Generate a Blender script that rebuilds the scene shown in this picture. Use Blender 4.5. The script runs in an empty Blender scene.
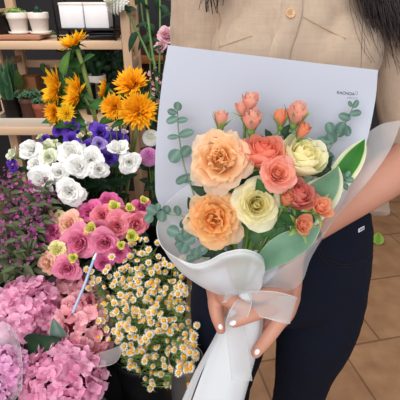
import bpy, bmesh, math, random
import numpy as np
from mathutils import Vector, Matrix, noise
from mathutils.bvhtree import BVHTree

PI = math.pi
scene = bpy.context.scene
COL = scene.collection
rng = random.Random(7)

# ------------------------------------------------------------------ camera
PITCH = math.radians(27.5)
CAMZ = 1.28
FPX = 400.0
cam_data = bpy.data.cameras.new('camera')
cam_data.sensor_width = 36.0
cam_data.lens = 36.0 * FPX / 400.0
cam_data.clip_start = 0.02
cam = bpy.data.objects.new('camera', cam_data)
COL.objects.link(cam)
cam.location = (0, 0, CAMZ)
cam.rotation_euler = (PI / 2 - PITCH, 0, 0)
scene.camera = cam
CF = Vector((0, math.cos(PITCH), -math.sin(PITCH)))
CU = Vector((0, math.sin(PITCH), math.cos(PITCH)))
CO = Vector((0, 0, CAMZ))


def ray(px, py):
    return CF + Vector((1, 0, 0)) * ((px - 200) / FPX) - CU * ((py - 200) / FPX)


def at(px, py, d):            # photograph pixel + distance along the lens axis -> place in the room
    return CO + ray(px, py) * d


def atY(px, py, Y):           # photograph pixel + distance out from the camera -> place in the room
    r = ray(px, py)
    return CO + r * (Y / r.y)


# ------------------------------------------------------------------ tags
def tag(o, label=None, cat=None, group=None, kind=None):
    if label: o['label'] = label
    if cat: o['category'] = cat
    if group: o['group'] = group
    if kind: o['kind'] = kind
    return o


def thing(name, label, cat, loc, group=None):
    o = bpy.data.objects.new(name, None)
    COL.objects.link(o)
    o.location = Vector(loc)
    o.empty_display_size = 0.03
    return tag(o, label, cat, group)


# ------------------------------------------------------------------ mesh builder
class MB:
    def __init__(self):
        self.v = []; self.f = []; self.p = []; self.m = []

    def add(self, verts, faces, pv=0.0, mi=0):
        b = len(self.v)
        self.v.extend([tuple(x) for x in verts])
        self.f.extend([tuple(b + i for i in q) for q in faces])
        self.m.extend([mi] * len(faces))
        if isinstance(pv, (int, float)):
            self.p.extend([float(pv)] * len(verts))
        else:
            self.p.extend([float(x) for x in pv])

    def grid(self, P, pv=0.0, mi=0, closed_u=False):
        # P[j][i]: rows j, columns i
        nj = len(P); ni = len(P[0])
        verts = [p for row in P for p in row]
        faces = []
        for j in range(nj - 1):
            for i in range(ni if closed_u else ni - 1):
                i2 = (i + 1) % ni
                faces.append((j * ni + i, j * ni + i2, (j + 1) * ni + i2, (j + 1) * ni + i))
        self.add(verts, faces, pv, mi)

    def tube(self, pts, rad, seg=8, pv=0.0, mi=0, round_ends=False):
        pts = [Vector(p) for p in pts]
        n = len(pts)
        if not hasattr(rad, '__len__'): rad = [rad] * n
        rad = list(rad)
        if round_ends:
            t0 = (pts[0] - pts[1]).normalized(); t1 = (pts[-1] - pts[-2]).normalized()
            pre = [pts[0] + t0 * rad[0] * math.sin(a) for a in (1.45, 1.0, .5)]
            prr = [rad[0] * math.cos(a) for a in (1.45, 1.0, .5)]
            post = [pts[-1] + t1 * rad[-1] * math.sin(a) for a in (.5, 1.0, 1.45)]
            por = [rad[-1] * math.cos(a) for a in (.5, 1.0, 1.45)]
            pts = pre + pts + post; rad = prr + rad + por; n = len(pts)
        rows = []
        u = None
        for k in range(n):
            a = pts[max(k - 1, 0)]; b = pts[min(k + 1, n - 1)]
            t = (b - a).normalized()
            if u is None:
                u = t.cross(Vector((0.13, 0.31, 0.94)))
                if u.length < .1: u = t.cross(Vector((1, 0, 0)))
            u = (u - t * u.dot(t)).normalized()
            w = t.cross(u)
            rows.append([pts[k] + (u * math.cos(2 * PI * s / seg) + w * math.sin(2 * PI * s / seg)) * rad[k] for s in range(seg)])
        self.grid(rows, pv, mi, True)
        b = len(self.v)
        self.f.append(tuple(b - n * seg + s for s in reversed(range(seg)))); self.m.append(mi)
        self.f.append(tuple(b - seg + s for s in range(seg))); self.m.append(mi)

    def lathe(self, prof, c=(0, 0, 0), seg=24, pv=0.0, mi=0, M=None):
        rows = []
        c = Vector(c)
        for r, z in prof:
            row = []
            for s in range(seg):
                q = Vector((max(r, 1e-5) * math.cos(2 * PI * s / seg), max(r, 1e-5) * math.sin(2 * PI * s / seg), z))
                if M is not None: q = M @ q
                row.append(q + c)
            rows.append(row)
        self.grid(rows, pv, mi, True)

    def ell(self, c, r, M=None, seg=16, rings=10, pv=0.0, mi=0):
        c = Vector(c)
        rows = []
        for j in range(rings + 1):
            a = PI * j / rings
            rr = max(math.sin(a), 1e-3)
            row = []
            for s in range(seg):
                q = Vector((r[0] * rr * math.cos(2 * PI * s / seg), r[1] * rr * math.sin(2 * PI * s / seg), -r[2] * math.cos(a)))
                if M is not None: q = M @ q
                row.append(c + q)
            rows.append(row)
        self.grid(rows, pv, mi, True)
        b = len(self.v)
        n = (rings + 1) * seg
        self.f.append(tuple(b - n + s for s in reversed(range(seg)))); self.m.append(mi)
        self.f.append(tuple(b - seg + s for s in range(seg))); self.m.append(mi)

    def box(self, lo, hi, bev=0.002, M=None, mi=0, pv=0.0):
        bm = bmesh.new()
        bmesh.ops.create_cube(bm, size=1)
        lo = Vector(lo); hi = Vector(hi)
        for v in bm.verts:
            v.co = Vector(((lo.x + hi.x) / 2 + v.co.x * (hi.x - lo.x), (lo.y + hi.y) / 2 + v.co.y * (hi.y - lo.y), (lo.z + hi.z) / 2 + v.co.z * (hi.z - lo.z)))
        if bev:
            bmesh.ops.bevel(bm, geom=list(bm.edges), offset=bev, segments=2, affect='EDGES', profile=.5)
        bm.verts.index_update()
        vs = [(M @ v.co) if M is not None else v.co.copy() for v in bm.verts]
        self.add(vs, [tuple(v.index for v in f.verts) for f in bm.faces], pv, mi)
        bm.free()

    def mesh(self, name, mats, smooth=True, origin=None):
        me = bpy.data.meshes.new(name)
        V = self.v
        if origin is not None:
            o = Vector(origin)
            V = [(x - o.x, y - o.y, z - o.z) for x, y, z in V]
        me.from_pydata(V, [], self.f)
        if not isinstance(mats, (list, tuple)): mats = [mats]
        for m in mats: me.materials.append(m)
        if len(mats) > 1: me.polygons.foreach_set('material_index', self.m)
        me.polygons.foreach_set('use_smooth', [smooth] * len(me.polygons))
        a = me.attributes.new('pv', 'FLOAT', 'POINT')
        a.data.foreach_set('value', self.p)
        me.update()
        return me

    def build(self, name, mats, parent=None, smooth=True):
        o = 0
        root = parent
        org = Vector((0, 0, 0))
        while root is not None:
            org = org + root.location; root = root.parent
        me = self.mesh(name, mats, smooth, org)
        ob = bpy.data.objects.new(name, me)
        COL.objects.link(ob)
        if parent: ob.parent = parent
        return ob


def place(name, me, parent, loc, n=None, spin=0.0, scale=1.0):
    ob = bpy.data.objects.new(name, me)
    COL.objects.link(ob)
    ob.parent = parent
    root = parent; org = Vector((0, 0, 0))
    while root is not None:
        org = org + root.location; root = root.parent
    ob.location = Vector(loc) - org
    if n is not None:
        ob.rotation_mode = 'QUATERNION'
        from mathutils import Quaternion
        ob.rotation_quaternion = Vector((0, 0, 1)).rotation_difference(Vector(n).normalized()) @ Quaternion((0, 0, 1), spin)
    ob.scale = (scale,) * 3 if not hasattr(scale, '__len__') else scale
    return ob


def remesh(mb, name, mat, parent, voxel, smooth_it=4, fac=.5):
    me = mb.mesh(name + '_src', mat)
    ob = bpy.data.objects.new(name + '_src', me)
    COL.objects.link(ob)
    m = ob.modifiers.new('r', 'REMESH'); m.mode = 'VOXEL'; m.voxel_size = voxel; m.adaptivity = 0
    s = ob.modifiers.new('s', 'SMOOTH'); s.factor = fac; s.iterations = smooth_it
    dg = bpy.context.evaluated_depsgraph_get()
    new = bpy.data.meshes.new_from_object(ob.evaluated_get(dg))
    bpy.data.objects.remove(ob)
    bpy.data.meshes.remove(me)
    new.name = name
    new.materials.clear(); new.materials.append(mat)
    new.polygons.foreach_set('use_smooth', [True] * len(new.polygons))
    if parent: new.transform(Matrix.Translation(-parent.location))
    o = bpy.data.objects.new(name, new)
    COL.objects.link(o)
    if parent: o.parent = parent
    return o


def bvh(ob):
    off = ob.location + (ob.parent.location if ob.parent else Vector((0, 0, 0)))
    me = ob.data
    return BVHTree.FromPolygons([v.co + off for v in me.vertices], [tuple(p.vertices) for p in me.polygons])


def onto(tree, px, py, lift=0.001):
    r = ray(px, py).normalized()
    h, n, i, d = tree.ray_cast(CO, r)
    if h is None: return None, None
    if n.dot(r) > 0: n = -n
    return h + n * lift, n


def bez(a, b, c, d, n=10):
    out = []
    for k in range(n + 1):
        t = k / n; s = 1 - t
        out.append(a * s ** 3 + b * (3 * s * s * t) + c * (3 * s * t * t) + d * t ** 3)
    return out


def crom(P, n=6):
    """smooth curve through points"""
    P = [Vector(p) for p in P]
    Q = [P[0] * 2 - P[1]] + P + [P[-1] * 2 - P[-2]]
    out = []
    for k in range(1, len(Q) - 2):
        for j in range(n):
            t = j / n
            a, b, c, d = Q[k - 1], Q[k], Q[k + 1], Q[k + 2]
            out.append(.5 * ((2 * b) + (c - a) * t + (2 * a - 5 * b + 4 * c - d) * t * t + (3 * b - a - 3 * c + d) * t ** 3))
    out.append(P[-1])
    return out


def sheet(rows, n=7):
    """smooth surface through rows of (px, py, Y) or Vectors"""
    R = [[atY(*p) if not isinstance(p, Vector) else p for p in r] for r in rows]
    R = [crom(r, n) for r in R]
    cols = [crom([R[j][i] for j in range(len(R))], n) for i in range(len(R[0]))]
    return [[cols[i][j] for i in range(len(cols))] for j in range(len(cols[0]))]


# ------------------------------------------------------------------ materials
MATS = {}


def lin(c):
    return tuple(((x / 255 / 12.92) if x / 255 <= .04045 else ((x / 255 + .055) / 1.055) ** 2.4) for x in c) + (1,)


def base_mat(name):
    m = bpy.data.materials.new(name)
    m.use_nodes = True
    nt = m.node_tree
    b = nt.nodes['Principled BSDF']
    return m, nt, b, nt.nodes['Material Output']


def noise_mix(nt, c1, c2, scale, detail=3, coord='Object', lo=.35, hi=.65, stretch=None):
    tc = nt.nodes.new('ShaderNodeTexCoord')
    nz = nt.nodes.new('ShaderNodeTexNoise')
    nz.inputs['Scale'].default_value = scale; nz.inputs['Detail'].default_value = detail
    src = tc.outputs[coord]
    if stretch:
        mp = nt.nodes.new('ShaderNodeMapping'); mp.inputs['Scale'].default_value = stretch
        nt.links.new(src, mp.inputs[0]); src = mp.outputs[0]
    nt.links.new(src, nz.inputs['Vector'])
    cr = nt.nodes.new('ShaderNodeValToRGB')
    cr.color_ramp.elements[0].position = lo; cr.color_ramp.elements[1].position = hi
    cr.color_ramp.elements[0].color = c1; cr.color_ramp.elements[1].color = c2
    nt.links.new(nz.outputs['Fac'], cr.inputs[0])
    return cr.outputs[0], nz.outputs['Fac']


def plain(name, c, c2=None, rough=.6, scale=20, metal=0, bump=0, bscale=None, spec=.4, stretch=None, sheen=0):
    m, nt, b, out = base_mat(name)
    col, fac = noise_mix(nt, lin(c), lin(c2 or [x * .88 for x in c]), scale, stretch=stretch)
    nt.links.new(col, b.inputs['Base Color'])
    b.inputs['Roughness'].default_value = rough
    b.inputs['Metallic'].default_value = metal
    b.inputs['Specular IOR Level'].default_value = spec
    if sheen: b.inputs['Sheen Weight'].default_value = sheen
    if bump:
        _, f2 = noise_mix(nt, (0, 0, 0, 1), (1, 1, 1, 1), bscale or scale * 4, stretch=stretch)
        bp = nt.nodes.new('ShaderNodeBump'); bp.inputs['Strength'].default_value = bump; bp.inputs['Distance'].default_value = .002
        nt.links.new(f2, bp.inputs['Height']); nt.links.new(bp.outputs[0], b.inputs['Normal'])
    return m


def petal_mat(name, stops, transl=.3, rough=.6, var=.06, vein=0.0):
    """colour runs along the attribute pv (petal base to rim / inner to outer petals)"""
    m, nt, b, out = base_mat(name)
    at_ = nt.nodes.new('ShaderNodeAttribute'); at_.attribute_name = 'pv'
    cr = nt.nodes.new('ShaderNodeValToRGB')
    e = cr.color_ramp.elements
    while len(e) < len(stops): e.new(.5)
    for k, (p, c) in enumerate(stops):
        e[k].position = p; e[k].color = lin(c)
    nt.links.new(at_.outputs['Fac'], cr.inputs[0])
    tc = nt.nodes.new('ShaderNodeTexCoord')
    nz = nt.nodes.new('ShaderNodeTexNoise'); nz.inputs['Scale'].default_value = 60; nz.inputs['Detail'].default_value = 2
    nt.links.new(tc.outputs['Object'], nz.inputs['Vector'])
    hs = nt.nodes.new('ShaderNodeHueSaturation')
    mr = nt.nodes.new('ShaderNodeMapRange'); mr.inputs[1].default_value = .3; mr.inputs[2].default_value = .7
    mr.inputs[3].default_value = 1 - var; mr.inputs[4].default_value = 1 + var
    nt.links.new(nz.outputs['Fac'], mr.inputs[0])
    nt.links.new(mr.outputs[0], hs.inputs['Value'])
    nt.links.new(cr.outputs[0], hs.inputs['Color'])
    nt.links.new(hs.outputs[0], b.inputs['Base Color'])
    b.inputs['Roughness'].default_value = rough
    b.inputs['Specular IOR Level'].default_value = .25
    tr = nt.nodes.new('ShaderNodeBsdfTranslucent')
    nt.links.new(hs.outputs[0], tr.inputs[0])
    mx = nt.nodes.new('ShaderNodeMixShader'); mx.inputs[0].default_value = transl
    nt.links.new(b.outputs[0], mx.inputs[1]); nt.links.new(tr.outputs[0], mx.inputs[2])
    nt.links.new(mx.outputs[0], out.inputs[0])
    return m


def film_mat(name, col, alpha, gloss=.1, rough=.5, transl=.4):
    """thin frosted sheet: part clear, part scattering"""
    m, nt, b, out = base_mat(name)
    b.inputs['Base Color'].default_value = lin(col)
    b.inputs['Roughness'].default_value = rough
    b.inputs['Specular IOR Level'].default_value = gloss
    tl = nt.nodes.new('ShaderNodeBsdfTranslucent'); tl.inputs[0].default_value = lin(col)
    m1 = nt.nodes.new('ShaderNodeMixShader'); m1.inputs[0].default_value = transl
    nt.links.new(b.outputs[0], m1.inputs[1]); nt.links.new(tl.outputs[0], m1.inputs[2])
    tp = nt.nodes.new('ShaderNodeBsdfTransparent')
    m2 = nt.nodes.new('ShaderNodeMixShader'); m2.inputs[0].default_value = alpha
    nt.links.new(tp.outputs[0], m2.inputs[1]); nt.links.new(m1.outputs[0], m2.inputs[2])
    nt.links.new(m2.outputs[0], out.inputs[0])
    return m


def wood_mat(name, c1, c2, scale=14, stretch=(1, 1, .06), rough=.55):
    return plain(name, c1, c2, rough=rough, scale=scale, stretch=stretch, bump=.15)


M_skin = plain('skin', (204, 148, 126), (194, 136, 114), rough=.5, scale=8)
M_skin.node_tree.nodes['Principled BSDF'].inputs['Subsurface Weight'].default_value = .12
M_skin.node_tree.nodes['Principled BSDF'].inputs['Subsurface Radius'].default_value = (.01, .004, .002)
M_nail = plain('nail_polish', (250, 248, 250), (244, 240, 244), rough=.15, spec=.6)
M_hair = plain('hair', (54, 38, 40), (34, 24, 27), rough=.35, scale=60, spec=.5)
M_seam = plain('seam_thread', (186, 152, 122), rough=.8)
M_button = plain('button_plastic', (214, 176, 132), (190, 150, 108), rough=.3, scale=120)
M_shoe = plain('shoe_canvas', (240, 238, 232), rough=.7)
M_black_band = plain('black_elastic', (18, 17, 20), rough=.6)
M_eye = plain('eye_white', (236, 232, 228), rough=.2)
M_iris = plain('eye_iris', (40, 26, 20), rough=.1)
M_lip = plain('lips', (186, 96, 92), rough=.4)


def cloth_mat(name, c, c2, wscale, bump, rough=.85, blotch=6, sheen=.15):
    m, nt, b, out = base_mat(name)
    tc = nt.nodes.new('ShaderNodeTexCoord')
    col, fac = noise_mix(nt, lin(c), lin(c2), blotch)
    # woven slub: two stretched noises
    hs = []
    for st in ((1, 1, .04), (.04, 1, 1)):
        _, f = noise_mix(nt, (0, 0, 0, 1), (1, 1, 1, 1), wscale, stretch=st)
        hs.append(f)
    ad = nt.nodes.new('ShaderNodeMath'); ad.operation = 'ADD'
    nt.links.new(hs[0], ad.inputs[0]); nt.links.new(hs[1], ad.inputs[1])
    mr = nt.nodes.new('ShaderNodeMapRange'); mr.inputs[1].default_value = .7; mr.inputs[2].default_value = 1.3
    mr.inputs[3].default_value = .93; mr.inputs[4].default_value = 1.05
    nt.links.new(ad.outputs[0], mr.inputs[0])
    h = nt.nodes.new('ShaderNodeHueSaturation')
    nt.links.new(mr.outputs[0], h.inputs['Value']); nt.links.new(col, h.inputs['Color'])
    nt.links.new(h.outputs[0], b.inputs['Base Color'])
    b.inputs['Roughness'].default_value = rough
    b.inputs['Specular IOR Level'].default_value = .15
    b.inputs['Sheen Weight'].default_value = sheen
    bp = nt.nodes.new('ShaderNodeBump'); bp.inputs['Strength'].default_value = bump; bp.inputs['Distance'].default_value = .001
    nt.links.new(ad.outputs[0], bp.inputs['Height']); nt.links.new(bp.outputs[0], b.inputs['Normal'])
    return m


M_linen = cloth_mat('beige_linen', (186, 164, 144), (177, 153, 133), 260, .35)
M_denim = cloth_mat('navy_denim', (12, 16, 29), (16, 23, 40), 500, .3, blotch=3, sheen=.0)
M_denim_seam = plain('denim_seam', (12, 13, 22), rough=.9)

M_stem = plain('stem_green', (112, 148, 70), (84, 122, 56), rough=.5, scale=40)
M_stem_pale = plain('stem_pale', (164, 178, 104), (138, 158, 84), rough=.5, scale=40)
M_stem_dark = plain('stem_dark', (62, 92, 50), (44, 70, 40), rough=.5, scale=40)
M_leaf = petal_mat('leaf_green', [(0, (66, 112, 56)), (1, (44, 88, 44))], transl=.2, rough=.45, var=.15)
M_leaf_dark = petal_mat('leaf_dark', [(0, (40, 70, 44)), (1, (26, 52, 36))], transl=.12, rough=.45, var=.15)
M_leaf_mid = petal_mat('leaf_mid', [(0, (104, 146, 72)), (1, (80, 124, 58))], transl=.25, rough=.5, var=.12)
M_euc = petal_mat('eucalyptus_leaf', [(0, (124, 152, 136)), (.6, (88, 120, 110)), (1, (104, 134, 124))], transl=.15, rough=.6, var=.12)
M_euc_stem = plain('eucalyptus_stem', (138, 158, 118), rough=.6)
M_hosta = petal_mat('variegated_green', [(0, (44, 112, 38)), (.62, (58, 128, 48)), (.70, (214, 222, 170)), (1, (240, 240, 208))], transl=.25, rough=.4, var=.1)
M_hosta_blue = petal_mat('variegated_blue', [(0, (110, 152, 124)), (.70, (126, 166, 136)), (.78, (216, 224, 184)), (1, (240, 242, 220))], transl=.2, rough=.45, var=.07)
M_calyx = petal_mat('calyx_green', [(0, (128, 164, 84)), (1, (160, 188, 112))], transl=.25, rough=.55)
# ------------------------------------------------------------------ flower kit
def petal_grid(phi, r0, L, W, t0, t1, cup, ruffle, rg, nu=6, nv=7, k=1.0, z0=0.0, freq=2.0, tip=.15, point=False, minr=.004, wrap=1.35):
    """one petal around the +Z axis. t0/t1: lean from the axis at base and tip (radians)"""
    rows = []; vv = []
    r, z = r0, z0
    ph = rg.uniform(0, 6.28); ph2 = rg.uniform(0, 6.28)
    cph, sph = math.cos(phi), math.sin(phi)
    for j in range(nv + 1):
        v = j / nv
        th = t0 + (t1 - t0) * v ** k
        if j:
            r += math.sin(th) * L / nv; z += math.cos(th) * L / nv
        if point:
            sh = math.sin(PI * min(1, (.10 + .90 * v)) ** .8) ** .8 if v < 1 else .03
        else:
            sh = (.38 + .62 * math.sin(PI / 2 * min(v / .62, 1))) if v < .62 else max(tip, math.sqrt(max(0, 1 - ((v - .62) / .40) ** 2)) ** .8)
        w = W / 2 * sh
        Rc = max(r, minr) * cup
        row = []
        for i in range(nu + 1):
            u = -1 + 2 * i / nu
            a = u * w / Rc
            a = max(-wrap, min(wrap, a))
            rad = r - Rc * (1 - math.cos(a)); tan = Rc * math.sin(a)
            zz = z - .12 * W * (abs(u) ** 2.5) * (v ** 2) * (0 if point else 1)
            d = ruffle * v ** 1.5 * (math.sin(freq * u * PI + ph) * .7 + math.sin(freq * 1.9 * u * PI + ph2 + v * 3) * .4)
            rad += d * math.cos(th); zz += -d * math.sin(th) + .35 * d
            row.append((rad * cph - tan * sph, rad * sph + tan * cph, zz))
            vv.append(v)
        rows.append(row)
    return rows, vv


def rose_mesh(name, mats, N=24, R=.027, opn=.5, ruffle=.03, seed=1, core=0.0, jit=.15, freq=2.0, pvw=(.35, .65), L0=.95, L1=1.3, W0=.8, W1=1.7, cup=1.15, nu=6, nv=6, zdrop=0.0, t0b=None, t1b=None, pw=1.3):
    rg = random.Random(seed)
    mb = MB()
    for i in range(N):
        t = i / max(N - 1, 1)
        te = t ** .8
        phi = i * 2.39996 + rg.uniform(-jit, jit) * 2
        r0 = R * (.04 + .22 * t)
        L = R * (L0 + (L1 - L0) * t) * rg.uniform(1 - jit * .5, 1 + jit * .5)
        W = R * (W0 + (W1 - W0) * te) * rg.uniform(1 - jit * .4, 1 + jit * .4)
        t0 = math.radians(4 + core * 25 + te * (10 + 48 * opn)) + rg.uniform(-jit, jit) * .4
        t1 = math.radians(-28 + core * 45 + te ** 1.3 * (70 + 75 * opn)) + rg.uniform(-jit, jit) * .8
        if t0b is not None:
            t0 = math.radians(3 + t0b * te) + rg.uniform(-jit, jit) * .3
            t1 = math.radians(-24 + (24 + t1b) * te ** pw) + rg.uniform(-jit, jit) * .5
        rows, vv = petal_grid(phi, r0, L, W, t0, t1, cup, ruffle * R * (0.5 + t), rg, nu, nv, k=1.6, freq=freq, minr=R * .14, z0=-zdrop * R * t)
        a, b = pvw
        mb.grid(rows, [min(1, max(0, a * v + b * t)) for v in vv])
    V = np.array(mb.v)
    s = R / np.percentile(np.hypot(V[:, 0], V[:, 1]), 97)
    V *= s
    mb.v = [tuple(p) for p in V]
    me = mb.mesh(name, mats)
    me['top'] = float(V[:, 2].max())
    return me


def garden_mesh(name, mats, R, seed, inner=30, outer=16):
    """old-fashioned rose: a full, quartered heart of upright ruffled petals inside broad guard petals"""
    rg = random.Random(seed); mb = MB()
    for i in range(inner):
        t = (i + .5) / inner
        q = t ** .62
        phi = i * 2.39996 + rg.uniform(-.35, .35)
        rr = R * .60 * q
        face = rg.gauss(0, .42) * (1 - .5 * t)
        L = R * rg.uniform(.56, .72)
        W = R * rg.uniform(.80, 1.15) * (.62 + .6 * t)
        t0 = math.radians(-6 + 44 * q) + rg.uniform(-.16, .16)
        t1 = math.radians(-10 + 82 * q) + rg.uniform(-.30, .30)
        m2 = MB()
        rows, vv = petal_grid(0, R * .12, L, W, t0, t1, 1.7, R * .10, rg, 7, 7, k=1.4, freq=rg.uniform(1.0, 1.7), minr=R * .2, tip=.3, wrap=1.2)
        m2.grid(rows, [min(1, max(0, .42 * v + .42 * t + .06)) for v in vv])
        M = Matrix.Rotation(phi, 3, 'Z'); M2 = Matrix.Rotation(face, 3, 'Z')
        o = Vector((rr - R * .12, 0, R * (.26 + .16 * (1 - q ** 2) + rg.uniform(-.03, .03))))
        mb.add([M @ (o + Vector((R * .12, 0, 0)) + M2 @ (Vector(v) - Vector((R * .12, 0, 0)))) for v in m2.v], m2.f, m2.p)
    for i in range(outer):
        t = i / (outer - 1)
        phi = i * 2.39996 + rg.uniform(-.2, .2)
        L = R * (.88 + .24 * t) * rg.uniform(.92, 1.08); W = R * rg.uniform(.85, 1.15)
        rows, vv = petal_grid(phi, R * .22, L, W, math.radians(26 + 26 * t) + rg.uniform(-.1, .1), math.radians(60 + 50 * t) + rg.uniform(-.35, .35), 1.6, R * .11, rg, 7, 7, k=1.5, freq=rg.uniform(1.2, 1.9), minr=R * .2)
        mb.grid(rows, [min(1, .35 * v + .55 + .15 * t) for v in vv])
    mb.ell((0, 0, R * .2), (R * .5, R * .5, R * .25), seg=14, rings=8, pv=.1)
    V = np.array(mb.v); V *= R / np.percentile(np.hypot(V[:, 0], V[:, 1]), 97)
    mb.v = [tuple(p) for p in V]
    me = mb.mesh(name, mats); me['top'] = float(V[:, 2].max())
    return me


def daisy_petals(mb, n, r0, L, W, t0, t1, rg, jit=.15, z0=0.0, mi=0, pv=(0, 1), ruffle=.0, nu=2, nv=5, off=0.0, cup=3.0):
    for i in range(n):
        phi = 2 * PI * (i + off) / n + rg.uniform(-jit, jit)
        rows, vv = petal_grid(phi, r0, L * rg.uniform(1 - jit, 1 + jit * .6), W * rg.uniform(.8, 1.15), t0 + rg.uniform(-jit, jit) * 1.6, t1 + rg.uniform(-jit, jit) * 2.4, cup, ruffle, rg, nu, nv, point=True, z0=z0, minr=.01)
        mb.grid(rows, [pv[0] + (pv[1] - pv[0]) * v for v in vv], mi)


def leaf_grid(base, d, nrm, L, W, bend=.25, fold=.2, nu=4, nv=8, shape='leaf', wave=0.0, twist=0.0):
    """leaf from base along d; nrm is the upper face"""
    base = Vector(base); d = Vector(d).normalized(); nrm = Vector(nrm)
    nrm = (nrm - d * nrm.dot(d)).normalized()
    s = d.cross(nrm)
    rows = []; pv = []
    p = base.copy(); ang = 0
    for j in range(nv + 1):
        v = j / nv
        if shape == 'round':
            w = W / 2 * math.sqrt(max(0.0, 1 - (2 * v - 1) ** 2)) if 0 < j < nv else W * .06
        elif shape == 'lance':
            w = W / 2 * (math.sin(PI * v ** .75) ** .9 if 0 < j < nv else .03)
        else:
            w = W / 2 * (math.sin(PI * v ** .62) ** .85 if 0 < j < nv else .03)
        ca, sa = math.cos(ang), math.sin(ang)
        dd = d * ca - nrm * sa; nn = nrm * ca + d * sa
        if j: p = p + dd * (L / nv)
        row = []
        for i in range(nu + 1):
            u = -1 + 2 * i / nu
            off = nn * (fold * abs(u) * w + wave * W * math.sin(v * 9 + u * 2) * abs(u))
            row.append(p + s * (u * w) + off)
            pv.append(abs(u))
        rows.append(row)
        ang += bend / nv
    return rows, pv


def add_leaf(mb, *a, mi=0, pvmode='u', **k):
    rows, pv = leaf_grid(*a, **k)
    mb.grid(rows, pv, mi)


# ------------------------------------------------------------------ person
PX = .14
person = thing('person', 'woman in a beige linen shirt and dark navy jeans holding the bouquet against her body', 'person', (.155, .69, 0))


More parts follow.
